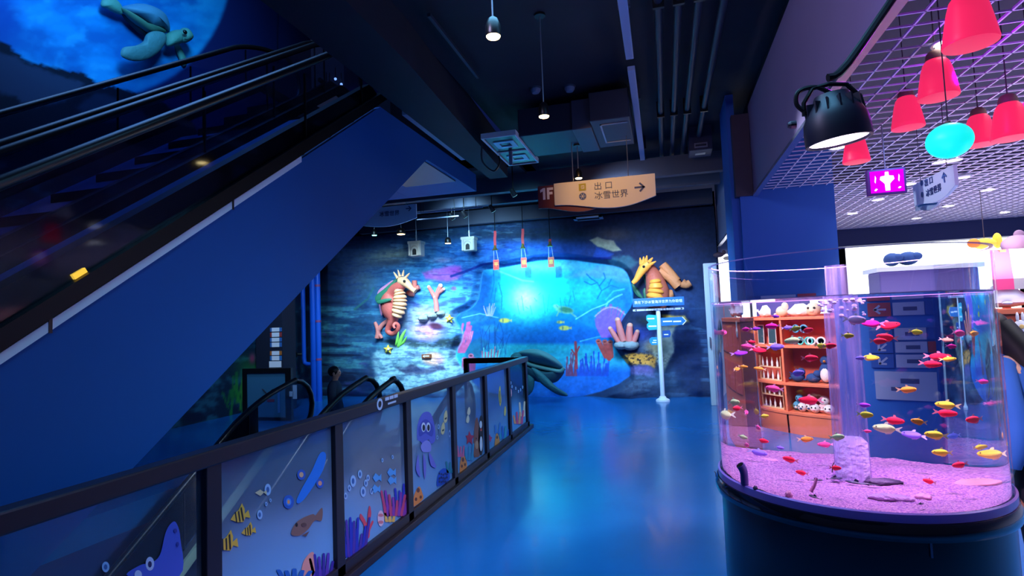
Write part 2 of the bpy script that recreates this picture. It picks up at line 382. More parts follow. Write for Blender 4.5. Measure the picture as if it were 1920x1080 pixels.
# ------------------------------------------------------------------ painted mural wall at the end of the walkway
WY = 11.9
CAVE = [(905,512),(897,560),(880,580),(862,588),(855,600),(868,622),(866,640),(856,668),(880,705),(905,728),(960,742),(1090,742),(1180,704),(1158,662),(1150,640),(1165,600),(1186,565),(1178,520),(1160,502),(1110,494),(1060,488),(1010,490),(960,500),(920,506)]
CAVE = [tuple(map(float, p)) for p in smooth_path(CAVE, 3, True)]
def mural(X, Y):
    p = Paint(X, Y, (26,44,76))
    st = fbm(X/70+fbm(X/50,Y/30,3)*2, Y/9, 11, 4); st2 = fbm(X/40, Y/22, 21, 5); fine = fbm(X/6, Y/4, 31, 3)
    # rock colours by zone
    p.blob(640,650,120,60,(44,92,120),.7); p.mix(sstep(.52,.7,st)*sstep(540,600,Y)*(1-sstep(700,760,X)),(66,124,140))
    p.mix(sstep(.6,.75,st2)*(1-sstep(690,720,X))*sstep(560,640,Y),(72,54,120)); p.mix(sstep(.55,.7,1-st)*(1-sstep(680,740,X)),(16,26,54))
    p.blob(670,520,40,40,(60,60,96),.6); p.blob(688,530,26,22,(92,96,70),.35); p.line([(665,580),(690,560),(700,540)],4,(40,84,60),.7)
    p.blob(835,560,140,130,(64,156,226),.98); p.blob(900,470,140,34,(36,112,190),.9); p.blob(1010,470,130,26,(50,100,216),.9)
    p.blob(1000,440,360,14,(30,50,70),.8)
    p.blob(740,478,62,17,(140,146,132),.95,rot=-6); p.blob(735,492,60,7,(40,44,70),.6,rot=-6)
    p.poly([(775,500),(800,470),(832,470),(815,505),(790,530)],(48,130,200),.5,6,10)
    p.mix(sstep(.52,.62,st)*.55*sstep(740,780,X)*(1-sstep(890,930,X))*sstep(470,500,Y),(96,186,232))
    p.mix(sstep(.56,.66,1-st)*.32*sstep(740,780,X)*(1-sstep(890,930,X))*sstep(470,500,Y),(18,58,140))
    p.poly([(792,512),(815,505),(840,498),(864,500),(868,512),(858,524),(830,528),(800,524)],(180,92,190),.85,4,8); p.blob(855,508,14,8,(150,60,170),.7)
    p.blob(830,488,22,6,(150,80,120),.5); p.disc(851,541,5,4,(150,70,140),.7); p.disc(872,540,4,2,(20,60,120),.7)
    p.line([(765,565),(800,580),(840,566),(870,560)],8,(28,56,150),.75,6); p.blob(790,583,26,12,(140,110,210),.7)
    p.blob(800,600,70,26,(190,206,226),.85); p.poly([(783,596),(806,588),(850,590),(845,606),(815,606),(780,604)],(206,208,214),.55,4,8)
    p.blob(800,622,32,20,(236,150,200),.95); p.disc(818,612,13,6,(74,30,60),.9,rot=10,e=3)
    p.poly([(715,640),(760,634),(800,644),(862,630),(866,646),(820,654),(740,652)],(28,48,54),.85,4,10)
    p.poly([(700,660),(740,650),(862,652),(882,700),(900,735),(760,748),(702,740)],(150,192,200),.95,6,16)
    p.mix(.5*sstep(.5,.62,fine)*sstep(648,660,Y)*(1-sstep(880,910,X))*sstep(700,710,X),(86,130,160))
    p.mix(.42*sstep(.56,.66,1-st)*sstep(655,665,Y)*(1-sstep(870,890,X))*sstep(700,710,X),(54,60,110))
    p.poly([(742,690),(770,684),(800,690),(830,684),(836,692),(800,702),(760,700)],(44,40,84),.7,3,8)
    p.disc(812,673,19,12,(250,184,150),.95,e=4); p.blob(826,676,8,8,(190,150,200),.6)
    p.blob(690,700,16,50,(30,50,90),.7)
    # right hand rocks
    p.blob(1240,470,110,40,(30,44,80),.9); p.poly([(1106,450),(1120,444),(1150,452),(1165,470),(1150,472),(1120,462)],(176,184,150),.95,2,4)
    p.blob(1150,440,36,14,(86,80,84),.8); p.poly([(1140,485),(1180,478),(1200,490),(1180,504),(1150,505)],(66,128,140),.7,4,10)
    p.poly([(1118,464),(1150,476),(1140,484),(1110,486)],(34,84,190),.8,3)
    p.blob(1270,600,70,90,(36,70,122),.85); p.mix(.6*sstep(.54,.66,st)*sstep(1180,1210,X)*sstep(560,600,Y),(70,110,150))
    p.mix(.7*sstep(.52,.66,st2)*sstep(1185,1220,X)*sstep(500,540,Y),(20,36,72))
    p.blob(1220,604,26,10,(120,110,60),.6); p.blob(1226,612,12,6,(40,24,20),.7); p.blob(1205,625,24,18,(60,80,190),.7)
    p.poly([(1240,590),(1284,592),(1292,604),(1262,612),(1244,606)],(244,204,90),.9,3,6)
    p.poly([(1236,610),(1264,612),(1264,660),(1244,700),(1222,660)],(206,214,184),.85,4,8); p.blob(1225,650,20,14,(230,190,120),.7)
    p.poly([(1166,668),(1185,660),(1218,664),(1232,672),(1228,690),(1200,684),(1172,682)],(226,150,54),.95,3,8)
    p.mix(.9*sstep(.56,.62,fbm(X/4,Y/3,44,2))*np.exp(-(((X-1200)/40)**2+((Y-675)/14)**2)),(30,18,24))
    p.poly([(1168,684),(1200,686),(1228,692),(1230,706),(1180,700)],(150,110,190),.7,4,8)
    p.poly([(1262,622),(1300,618),(1316,640),(1316,750),(1268,720)],(14,36,78),.9,5,10)
    p.blob(1200,724,50,28,(78,96,120),.8); p.mix(.6*sstep(.5,.6,fine)*np.exp(-(((X-1200)/60)**2+((Y-722)/26)**2)),(40,50,80))
    p.blob(1250,720,40,30,(60,90,120),.6)
    # cave opening
    d = segd(X, Y, CAVE, True); ins = inpoly(X, Y, CAVE); a = np.where(ins, 1, 1-sstep(0,3,d))
    outk = 1-a
    q = Paint(X, Y, (0,118,196))
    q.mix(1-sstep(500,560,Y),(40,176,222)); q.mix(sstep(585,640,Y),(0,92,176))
    q.blob(1040,550,120,46,(0,190,236),.85); q.blob(1095,548,56,34,(60,228,246),.7); q.blob(985,560,52,44,(120,250,255),.95); q.blob(985,560,24,24,(236,255,255),.9)  # cave glow: partly the artwork's own, partly projector light painted in
    q.blob(1010,500,110,14,(150,226,240),.8); q.line([(935,508),(980,526),(1000,528)],3,(170,240,250),.6,3)
    q.poly([(1062,520),(1098,506),(1140,496),(1180,505),(1178,530),(1120,522)],(130,180,226),.6,6,8)
    q.mix(sstep(640,650,Y)*(1-sstep(676,700,Y))*(.6+.4*fbm(X/20,Y/5,77)),(46,176,182)); q.mix(sstep(690,725,Y),(20,96,186))
    q.poly([(896,506),(924,518),(918,548),(908,572),(912,586),(884,594),(850,610),(846,560)],(8,84,164),.75,8); q.blob(900,600,36,90,(0,84,158),.75); q.blob(1165,600,30,80,(10,96,170),.6)
    q.poly([(860,588),(890,582),(920,592),(935,596),(900,604),(866,612)],(30,108,150),.8,3); q.line([(866,596),(900,588),(935,596)],2,(110,190,190),.7)
    q.poly([(900,612),(925,608),(938,620),(915,624)],(40,130,160),.7,3); q.poly([(868,650),(900,632),(918,640),(900,672),(880,690)],(16,90,130),.8,4)
    for k in range(26):
        x0 = 905+rng.uniform(-4,45); y0 = 690-rng.uniform(0,40); h = rng.uniform(20,60)
        q.line([(x0,y0),(x0+rng.uniform(-6,6),y0-h*.5),(x0+rng.uniform(-10,10),y0-h)],1.3,(8,60,120),.5)
    for a0,b0 in (((914,600),(930,540)),((940,580),(935,530)),((920,560),(925,500))):
        q.line([a0,((a0[0]+b0[0])/2+4,(a0[1]+b0[1])/2),b0],1.6,(0,90,160),.6)
    for k in range(9):
        x0 = 905+k*3.2; q.line([(912+k*1.4,592),(x0+rng.uniform(-2,2),592-rng.uniform(10,24))],1.6,(190,170,240),.8)
    tr = [[(1120,560),(1128,545),(1120,530),(1105,520)],[(1128,545),(1145,535),(1160,540)],[(1124,536),(1135,522),(1132,512)],[(1120,530),(1108,534),(1096,528)],[(1140,537),(1146,524)],[(1110,524),(1100,514)]]
    for t in tr: q.line(t,2.4,(0,120,180),.75)
    q.poly([(1078,600),(1110,580),(1138,568),(1168,560),(1176,590),(1140,610),(1118,618)],(20,136,176),.75,3)
    q.line([(1080,598),(1110,580),(1136,570),(1150,560)],2.5,(120,226,210),.8); q.line([(1134,580),(1140,566),(1152,558),(1166,552)],3,(110,220,190),.7); q.line([(1136,562),(1150,546),(1170,542)],3,(60,200,220),.7)
    q.line([(1088,640),(1120,632),(1150,626)],2.5,(110,220,200),.7); q.poly([(1088,640),(1120,630),(1155,622),(1156,640),(1120,642)],(20,120,180),.6,3)
    q.disc(1058,581,18,7,(120,190,150),.95,rot=10); q.disc(1062,581,12,4.5,(60,130,100),.8,rot=10); q.disc(1042,574,5,3.5,(150,200,160),.95); q.line([(1048,584),(1044,592)],3,(120,190,160),.9); q.line([(1072,588),(1080,594)],3,(120,190,160),.9)
    for fx,fy,fr in ((946,601,10),(1058,615,10),(1050,604,6)):
        q.disc(fx,fy,fr,fr*.45,(246,216,90),.95); q.poly([(fx+fr*.8,fy),(fx+fr*1.4,fy-3),(fx+fr*1.4,fy+3)],(230,200,120),.8,1); q.disc(fx-fr*.3,fy,1.5,fr*.4,(60,90,110),.7)
    for k in range(14): q.line([(970+k*8,567+rng.uniform(-24,24)),(974+k*8,569+rng.uniform(-22,22))],1.4,(0,110,180),.5)
    for k in range(8):
        x0 = 857+k*3; q.line([(860+k*1.5,660),(x0+4,640-rng.uniform(0,12)),(x0+8,622+rng.uniform(-18,14))],4.2,(186,84,140),.95)
        q.line([(x0+5,636),(x0+8,622)],1.4,(236,170,210),.6)
    for k in range(30):
        t = k/29; x0 = 1118+t*44; q.line([(1128+t*24,632),(x0,612-t*6),(x0-2+t*12,606-26*math.sin(.3+t*2.4)-rng.uniform(0,10))],2.2,(150,96,214),.85); q.disc(x0-2+t*12,600-24*math.sin(.3+t*2.4),1.2,1.2,(226,190,246),.8)
    for k in range(26):
        x0 = 1062+k*3.1; h = rng.uniform(16,48); q.line([(x0,704),(x0+rng.uniform(-5,5),704-h)],3.2,(20,64,170) if k>6 else (130,50,80),.85); q.disc(x0,700-h*rng.uniform(.3,.9),1,3,(150,200,250),.6)
    q.line([(1081,690),(1080,660),(1079,642)],5,(170,50,60),.9); q.line([(1080,664),(1086,650)],3,(170,50,60),.9); q.line([(1080,668),(1072,656)],3,(170,50,60),.9)
    for x0,y0,x1,y1,w in ((1122,640,1136,668,9),(1134,641,1142,672,9),(1144,642,1146,668,9)):
        q.line([(x0,y0),(x1,y1)],w,(178,62,56),.95); q.disc(x0,y0,5,3,(226,120,100),.9); q.disc(x0,y0,3,1.6,(90,20,30),.9)
    for x0,y0 in ((871,674),(883,667),(888,674)):
        q.line([(x0,y0),(x0-2,y0+26)],9,(160,64,110),.95); q.disc(x0,y0,5,3.5,(222,140,170),.9); q.disc(x0,y0,3,2,(70,20,50),.9)
    for k in range(12): q.line([(905+k*2.6,676),(904+k*3,650+rng.uniform(0,14))],2,(110,200,190) if k%2 else (200,90,110),.8)
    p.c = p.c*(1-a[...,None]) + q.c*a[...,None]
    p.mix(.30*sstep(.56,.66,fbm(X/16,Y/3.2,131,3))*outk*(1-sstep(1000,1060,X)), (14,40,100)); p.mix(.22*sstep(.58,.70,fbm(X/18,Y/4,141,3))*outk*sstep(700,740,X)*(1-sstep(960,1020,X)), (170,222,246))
    p.line([(846,518),(875,508),(905,496),(925,493),(945,497),(985,491),(1000,484),(1050,484),(1100,485),(1145,484)],4.5,(18,40,128),.9,2)
    p.line(CAVE[:24],2.5,(120,190,226),.35,2); p.line([(1186,565),(1178,520)],2.5,(90,180,230),.4,2)
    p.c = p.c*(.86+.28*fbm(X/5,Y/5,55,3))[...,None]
    return p.c
NXM, NZM = 820, 350
gx = np.linspace(-8.2, 1.05, NXM); gz = np.linspace(0.0, 3.75, NZM); GX, GZ = np.meshgrid(gx, gz)
B0 = np.stack([GX, np.full_like(GX, WY), GZ], -1); PXm, PYm = projA(B0)
dc = segd(PXm, PYm, CAVE, True); inC = inpoly(PXm, PYm, CAVE)
outm = np.where(inC, 0, sstep(0, 12, dc))
rel = outm*(.10+.22*fbm(GX*.8, GZ*1.5, 71, 3)*sstep(0,.4,GZ+.2)) + outm*.03*np.abs(fbm(GX*1.0,GZ*4,81,2)-.5)*2
rel = rel + .55*sstep(.9,0,GZ)*fbm(GX*1.3+5, GZ*1.5, 91, 3)*sstep(-5.6,-4.6,GX)     # boulders along the foot
rel = rel*sstep(-8.2,-7.2,GX)
Pm = B0.copy(); Pm[..., 1] = WY - np.clip(rel, 0, .9)
PX2, PY2 = projA(Pm)
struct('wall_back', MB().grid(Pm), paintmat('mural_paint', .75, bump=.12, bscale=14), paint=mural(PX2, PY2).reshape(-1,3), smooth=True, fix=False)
def wallY(x, y): return float(Pm[..., 1].ravel()[np.argmin((PX2-x)**2+(PY2-y)**2)])
struct('wall_back_core', MB().box(-8.4,1.1,12.0,12.2,0,4.1), M_darkw)

# ------------------------------------------------------------------ tall painted side wall beyond the escalators
LX = -8.2
gy = np.linspace(2.5, 11.9, 240); gz = np.linspace(-.0, 9.5, 260); GY, GZ = np.meshgrid(gy, gz)
B1 = np.stack([np.full_like(GY, LX), GY, GZ], -1); PX3, PY3 = projA(B1)
def sidewall(X, Y, Z):
    p = Paint(X, Y, (24,36,104)); n = fbm(X/60, Y/34, 101, 5); n2 = fbm(X/22, Y/14, 111, 4)
    p.mix(sstep(0,40,X-500)*.3,(50,74,140))
    d = np.hypot(X-190, Y+60); m = 1-sstep(236,248,d)
    p.mix(m,(6,126,214)); p.mix(m*sstep(.45,.7,n)*.6,(24,170,255)); p.mix(m*sstep(.5,.75,n2)*.4,(60,190,255)); p.mix(m*sstep(.5,.36,n)*.45,(4,86,178))
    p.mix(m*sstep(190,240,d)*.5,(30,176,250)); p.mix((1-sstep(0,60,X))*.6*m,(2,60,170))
    p.poly([(-40,70),(15,82),(40,105),(62,120),(118,128),(160,142),(196,162),(225,165),(300,190),(360,230),(420,320),(-40,420)],(10,16,40),.97,2,10)
    p.poly([(-40,98),(30,104),(62,126),(118,140),(160,158),(120,190),(60,200),(-40,150)],(86,100,150),.45,4,14); p.poly([(180,170),(250,196),(300,240),(200,230),(140,200)],(70,80,126),.4,6,14)
    p.line([(521,-40),(521,170)],2,(10,14,40),.8)
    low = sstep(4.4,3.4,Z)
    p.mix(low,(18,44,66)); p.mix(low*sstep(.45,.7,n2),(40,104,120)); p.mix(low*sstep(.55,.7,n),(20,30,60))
    for k in range(26):
        x0 = 425+rng.uniform(0,90); y0 = 770-(x0-425)*.5+rng.uniform(-30,20); p.line([(x0,y0),(x0+rng.uniform(-14,14),y0-rng.uniform(20,60))],4,(40,150,60) if k%3 else (90,190,60),.7*1,2)
    p.blob(470,690,30,24,(60,160,60),.6); p.blob(473,672,6,10,(210,70,110),.9); p.poly([(540,692),(548,664),(556,690)],(150,80,160),.8,2)
    return p.c
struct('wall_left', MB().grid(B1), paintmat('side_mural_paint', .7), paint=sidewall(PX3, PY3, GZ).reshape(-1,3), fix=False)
struct('wall_left_pit', MB().box(-8.35,-8.2,-4,2.5,-4,9.5), M_darkw)
# second storey: end wall with blue-lit upper floor things painted into its colour, landing slab
gx = np.linspace(-8.2, -2.1, 120); gz = np.linspace(4.4, 9.5, 110); GX2, GZ2 = np.meshgrid(gx, gz)
B2 = np.stack([GX2, np.full_like(GX2, 13.4), GZ2], -1); PX4, PY4 = projA(B2)
def upwall(X, Y):
    p = Paint(X, Y, (22,24,44)); p.poly([(612,112),(640,100),(720,180),(700,200),(600,200)],(40,60,140),.9,3); p.blob(688,172,26,14,(30,150,240),.9); p.blob(660,172,24,12,(10,40,230),.9); p.blob(630,182,20,10,(20,20,240),.9)
    p.poly([(646,118),(650,118),(652,136),(647,138)],(190,200,230),.8,1); p.poly([(653,122),(656,125),(657,138),(654,138)],(190,200,230),.8,1); p.poly([(644,112),(676,136),(690,150),(650,146)],(60,70,130),.7,2); return p.c
struct('wall_back_upper', MB().grid(B2), paintmat('upper_paint', .6), paint=upwall(PX4, PY4).reshape(-1,3), fix=False)
struct('floor_upper', MB().box(-8.2,-5.4,8.45,13.4,4.05,4.4).box(-5.4,-2.1,8.45,13.4,4.1,4.4), M_darkw)
# ------------------------------------------------------------------ escalators
TS = math.tan(math.radians(34.56))
def yz_panel(X, poly, th): return MB().prism([(X, y, z) for y, z in poly], (th, 0, 0))
def handrail_path(X, c, y0, yt, flat, r=.34):
    """foot on the incline, bend, level run, newel curl"""
    P = [(X, y, c+TS*y) for y in np.linspace(y0, yt-.5, 14)]
    zt = c+TS*yt
    b = smooth_path([P[-2], P[-1], (X, yt-.02, zt-.13), (X, yt+.5, zt), (X, yt+flat, zt)], 6)[6:]
    P = [np.array(p) for p in P] + b[1:]
    e = P[-1]
    for a in np.linspace(0, math.pi, 9)[1:]: P.append(np.array([X, e[1]+r*math.sin(a), e[2]-r+r*math.cos(a)]))
    P.append(np.array([X, e[1]-.7, e[2]-2*r]))
    return P
def stair(X0, X1, c, y0, yt):
    m = MB(); st = .40; y = y0; prof = []
    while y < yt:
        z = c+TS*y; prof += [(y, z), (y, z+st*TS)]; y += st
    prof += [(yt+1.6, prof[-1][1]), (yt+1.6, prof[-1][1]-.5), (yt, prof[-1][1]-.5), (y0, c+TS*y0-.45)]
    return m.prism([(X0, a, b) for a, b in prof], (X1-X0, 0, 0))
def escalator(label, XL, XR, cL, cR, y0, yt, flat, dm=None, dw=.09):
    t = thing('escalator', label, 'escalator', ((XL+XR)/2, yt, cR+TS*yt-.95), 'escalators')
    for X, c in ((XL, cL), (XR, cR)):
        h = handrail_path(X, c, y0, yt, flat); obj('handrail', MB().tube(h, .034 if dm is None else .031, 10), M_rub, t, smooth=True)
        top = [(p[1], p[2]-.03) for p in h[:-1]]
        lo = [(yt+flat+.1, c+TS*yt-.62), (yt+.1, c+TS*yt-.62), (y0, c+TS*y0-.62)]
        g = obj('balustrade', yz_panel(X-.006, top+lo, .012), M_bal, t)
        for k in range(3):
            y = yt-.9*k-.3; zz = c+TS*min(y, yt)
            obj('joint', MB().box(X-.008, X+.008, y-.006, y+.006, zz-.62, zz-.08), M_black, g)
        dk = [(y0, c+TS*y0-.62), (yt, c+TS*yt-.62), (yt+flat+.3, c+TS*yt-.62), (yt+flat+.3, c+TS*yt-.72), (yt, c+TS*yt-.72), (y0, c+TS*y0-.72)]
        obj('deck', yz_panel(X-dw, dk, 2*dw), dm or M_steel, t)
    obj('steps', stair(XL+.1, XR-.1, (cL+cR)/2-1.05, y0, yt), mat('step_metal', (52,60,76), .4, metal=.5), t)
    return t
# rising pair
eu = escalator('nearer rising escalator above the glass railing, its side clad in plain dark blue', -3.75, -2.75, 1.09, 1.09, -1.6, 6.0, 1.0, M_blackgl, .04)
ef = escalator('farther rising escalator behind the blue clad one, below the moonlit wall painting', -5.2, -4.15, 1.22, 1.09, -1.6, 6.4, .5, M_blackgl, .04)
yb = -1.6
fas = [(yb, .62+TS*yb), (5.0, .62+TS*5.0), (5.2, 3.98), (5.2, .345+TS*5.2), (yb, .345+TS*yb)]
obj('fascia', yz_panel(-2.86, fas, .10), M_blackgl, eu)
sp = [(yb, .345+TS*yb), (3.85, .345+TS*3.85), (3.85, .295+TS*3.85), (yb, .295+TS*yb)]
obj('edge_strip', yz_panel(-2.85, sp, .095), mat('strip_aluminium', (236,236,240), .4), eu, label='pale aluminium edge strip')
for y in (.75, 1.95, 3.1):
    obj('strip_joint', MB().box(-2.756,-2.752,y-.008,y+.008,.295+TS*y-.01,.345+TS*y+.01), M_black, eu)
cl = [(yb, .30+TS*yb), (5.27, 3.93), (8.4, 3.97), (8.4, 3.70), (6.46, 3.685), (yb, -.77+TS*yb)]
obj('side_cladding', MB().prism([(-3.95, y, z) for y, z in cl], (1.15, 0, 0)), M_blue, eu, label='plain blue side and soffit cladding')
obj('soffit_cladding', MB().prism([(-5.4, y, z) for y, z in cl], (1.445, 0, 0)), M_blue, ef)
# reflections of two small indicator lamps, put on the fascia as glowing chips
obj('lamp_reflection', MB().obox(onx(151,519,-2.755), (.012,0,0), (0,.03,.02), (0,-.018,.026)), emat('amber_reflection', (255,200,70), 1.1), eu, label='amber lamp reflection')
obj('lamp_reflection', MB().obox(onx(701,189,-2.755), (.012,0,0), (0,.05,.035), (0,-.02,.03)), emat('amber_reflection', (255,200,70), 1.1), eu, label='amber lamp reflection')
# descending pair in the pit
e1 = escalator('descending escalator farther from the glass railing, with pale strips at the foot of its sides', -4.65, -3.63, -3.02, -3.0, 1.2, 5.75, .55)
e2 = escalator('descending escalator just behind the glass railing', -3.21, -2.3, -2.97, -2.99, 1.2, 5.7, .45)
for e, X, c in ((e1, -4.56, -3.02), (e1, -3.74, -3.0)):
    obj('inner_skirt', yz_panel(X, [(1.2, c+TS*1.2-.6), (5.7, c+TS*5.7-.6), (5.7, c+TS*5.7-.72), (1.2, c+TS*1.2-.72)], .03), mat('skirt_green_white', (190,214,190), .4), e, label='pale strip along the steps')
obj('inner_panel', yz_panel(-4.668, [(1.2, -3.02+TS*1.2-.05), (5.6, -3.02+TS*5.6-.05), (5.6, -3.02+TS*5.6-.6), (1.2, -3.02+TS*1.2-.6)], .02), M_blackgl, e1, label='black inner side panel')
for X in (-4.2, -2.75):
    tag(obj('comb_plate', MB().box(X-.42, X+.42, 6.9, 7.9, .001, .006), M_steel, bevel=.002), 'steel landing plate in the floor at the top of the %s descending escalator' % ('farther' if X < -4 else 'nearer'), 'floor plate')
# blue flowered ribbon poster standing on the median between the descending escalators
# ------------------------------------------------------------------ glass railing with sea creature stickers
RX = -2.05
rl = thing('glass_railing', 'long dark metal railing with sea creature stickers on its glass panels', 'railing', (RX, 4.5, 0))
obj('top_rail', MB().bar((RX,-.6,1.035), (RX,8.18,1.035), .085, .075), M_rail, rl, bevel=.008)
obj('base_rail', MB().box(RX-.06,RX+.06,-.6,8.3,0,.055), M_rail, rl, bevel=.006)
obj('bottom_rail', MB().box(RX-.025,RX+.03,-.6,8.18,.055,.125), M_rail, rl, bevel=.004)
PYs = [.14, 1.14, 2.145, 3.16, 4.155, 5.155, 6.165, 7.165, 8.11]
for y in PYs: obj('post', MB().box(RX-.03,RX+.03,y-.045,y+.045,.05,1.0), M_rail, rl, bevel=.004)
obj('return_rail', MB().bar((RX,8.11,1.03), (-2.98,8.11,1.03), .07, .08), M_black, rl, bevel=.006)
obj('return_post', MB().box(-3.0,-2.93,8.075,8.145,0,1.06), M_black, rl, bevel=.004)
obj('return_panel', MB().box(-2.93,RX-.04,8.105,8.117,.1,.99), M_bal, rl)
# printed film: pigment in colour, cover in alpha
def filmmat():
    m = bpy.data.materials.new('printed_film'); m.use_nodes = True; nt = m.node_tree
    for n in list(nt.nodes): nt.nodes.remove(n)
    N = nt.nodes.new; L = nt.links.new
    a = N('ShaderNodeAttribute'); a.attribute_name = 'paint'
    d = N('ShaderNodeBsdfDiffuse'); tl = N('ShaderNodeBsdfTranslucent'); L(a.outputs['Color'], d.inputs[0]); L(a.outputs['Color'], tl.inputs[0])
    m0 = N('ShaderNodeMixShader'); m0.inputs[0].default_value = .35; L(d.outputs[0], m0.inputs[1]); L(tl.outputs[0], m0.inputs[2])
    t = N('ShaderNodeBsdfTransparent'); m1 = N('ShaderNodeMixShader'); L(a.outputs['Alpha'], m1.inputs[0]); L(t.outputs[0], m1.inputs[1]); L(m0.outputs[0], m1.inputs[2])
    g = N('ShaderNodeBsdfGlossy'); g.inputs['Roughness'].default_value = .03
    lw = N('ShaderNodeLayerWeight'); lw.inputs[0].default_value = .3; mu = N('ShaderNodeMath'); mu.operation = 'MULTIPLY_ADD'; mu.inputs[1].default_value = .3; mu.inputs[2].default_value = .03
    L(lw.outputs['Fresnel'], mu.inputs[0]); m2 = N('ShaderNodeMixShader'); L(mu.outputs[0], m2.inputs[0]); L(m1.outputs[0], m2.inputs[1]); L(g.outputs[0], m2.inputs[2])
    o = N('ShaderNodeOutputMaterial'); L(m2.outputs[0], o.inputs[0]); return m
M_film = filmmat()
panels = []
for k in range(len(PYs)-1):
    y0, y1 = PYs[k]+.045, PYs[k+1]-.045
    gy = np.linspace(y0, y1, 26); gz = np.linspace(.125, 1.0, 26); A, B = np.meshgrid(gy, gz)
    G = np.stack([np.full_like(A, RX), A, B], -1)
    wave = .56+.10*np.sin(A*2.6+1.0)+.05*np.sin(A*6.1)
    h = B - wave; al = .46 + .40*sstep(.10, -.12, h) + .12*sstep(0, -.5, h)
    if k <= 1: al = al*.36
    elif k == 2: al = al*.95
    t = sstep(.12, -.35, h)[..., None]; colr = np.array([156,178,214])/255*(1-t) + np.array([126,190,246])/255*t
    if k <= 1: colr = colr*.7
    if k == 7: colr = colr*(.35+.65*t); al = np.maximum(al, .75)
    pa = np.concatenate([colr, al[..., None]], -1)
    panels.append(obj('glass_panel', MB().grid(G), M_film, rl, paint=pa.reshape(-1,4), fix=False))
SX = RX+.004
def px(p, dx=0): return onx(p[0], p[1], SX+dx)
def stick(name, k, layers, label=None):
    """layers: (polygon in the photograph's frame, colour); one mesh, one face colour each"""
    mb = MB(); ms = []; idx = []
    for i, (P, c) in enumerate(layers):
        n0 = len(mb.f); mb.prism([px(p, .0007*i) for p in P], (.0006, 0, 0)); mm = mat('print_%d_%d_%d' % tuple(c), c, .5)
        if mm not in ms: ms.append(mm)
        idx += [ms.index(mm)]*(len(mb.f)-n0)
    o = obj(name, mb, ms, panels[k], fix=False)
    o.data.polygons.foreach_set('material_index', idx[:len(o.data.polygons)]) if len(idx) == len(o.data.polygons) else None
    if label: o['label'] = label
    return o
def el(x, y, rx, ry, rot=0, n=16):
    c, s = math.cos(math.radians(rot)), math.sin(math.radians(rot))
    return [(x+rx*math.cos(t)*c-ry*math.sin(t)*s, y+rx*math.cos(t)*s+ry*math.sin(t)*c) for t in np.linspace(0, 2*math.pi, n, endpoint=False)]
def bl(P, n=5): return [tuple(p) for p in smooth_path(P, n, True)]
def bubble(k, x, y, r, ry=None): stick('bubble_sticker', k, [(el(x,y,r,ry or r*1.25),(150,186,224)), (el(x,y,r*.45,(ry or r*1.25)*.5),(60,100,160))])
def stripefish(k, x, y, s, rot=0, body=(222,176,60), bar=(40,34,40)):
    c, n = math.cos(math.radians(rot)), math.sin(math.radians(rot)); T = lambda P: [(x+s*(a*c-b*n), y+s*(a*n+b*c)) for a, b in P]
    stick('fish_sticker', k, [(T([(-1,.1),(-.55,-.32),(0,-.62),(.5,-1.2),(.62,-.6),(.5,-.1),(.95,-.4),(.95,.4),(.5,.2),(.2,.62),(-.4,.5)]),body)] + [(T([(q,-.5-.3*(q>0)),(q+.13,-.55-.3*(q>0)),(q+.02,.5),(q-.1,.5)]),bar) for q in (-.42,-.08,.26)])
def coral(k, x, y, w, h, n, col, tip=None, seed=0):
    r = random.Random(seed); L = []
    for i in range(n):
        bx = x+w*(i/(n-1)-.5); hh = h*(.55+.45*r.random()); lean = (i/(n-1)-.5)*w*.5; q = w/n*.7
        L.append((bl([(bx-q,y),(bx-q*.8+lean*.5,y-hh*.5),(bx-q*.7+lean,y-hh),(bx+lean,y-hh*1.06),(bx+q*.7+lean,y-hh),(bx+q*.8+lean*.5,y-hh*.5),(bx+q,y)],3), col if i % 2 or not tip else tip))
    stick('coral_sticker', k, L)
def blobs(name, k, L): stick(name, k, [(bl(P) if s else P, c) for P, c, s in L])
# panel by panel (index 1 is the one cut by the left edge of the photograph)
blobs('starfish_sticker', 1, [([(330,980),(338,1010),(336,1080),(240,1080),(262,1060),(284,1055),(300,1040),(310,1000),(320,982)],(74,92,196),1), (el(281,1057,8,13),(190,200,230),0), (el(281,1058,3.5,6),(40,40,90),0), (el(259,1078,7,9),(190,200,230),0), (el(329,995,3,4),(50,60,150),0), (el(333,1020,2.5,4),(50,60,150),0)])
bubble(1,198,1063,7,10)
stripefish(2,426,1020,21,-8); stripefish(2,450,968,19,-14); stripefish(2,466,996,14,-10)
bubble(2,502,918,6,11); bubble(2,487,965,5,9); bubble(2,499,945,2.4,4); bubble(2,507,938,2,3.5)
blobs('grouper_sticker', 2, [([(546,1002),(552,984),(566,972),(586,964),(592,966),(604,952),(603,976),(590,976),(578,992),(562,1004)],(122,92,82),1), (el(556,984,2.4,4),(20,20,26),0), ([(566,1004),(580,996),(574,1006)],(96,70,64),0), (el(570,984,5,4),(92,66,60),0)])
blobs('shell_sticker', 2, [([(566,1080),(568,1056),(578,1040),(588,1036),(591,1060),(586,1080)],(200,140,130),1)])
coral(2,607,1086,34,56,7,(52,40,140),(78,52,160),3)
coral(2,552,1086,40,26,5,(30,90,170),None,4)
blobs('seaweed_ribbon_sticker', 2, [([(556,938),(566,916),(584,884),(600,850),(611,852),(606,880),(590,908),(572,934),(560,944)],(40,120,216),1)])
blobs('flower_sticker', 2, [(el(541,941,10,13),(40,90,180),0), (el(541,941,5,7),(70,140,220),0), (el(541,941,2.5,4),(226,150,90),0)])
blobs('flower_sticker', 2, [(el(565,890,8,10),(50,90,180),0), (el(565,890,4,5),(226,170,130),0)])
blobs('flower_sticker', 2, [(el(600,906,7,9),(50,90,180),0), (el(600,906,3.5,4.5),(226,150,120),0)])
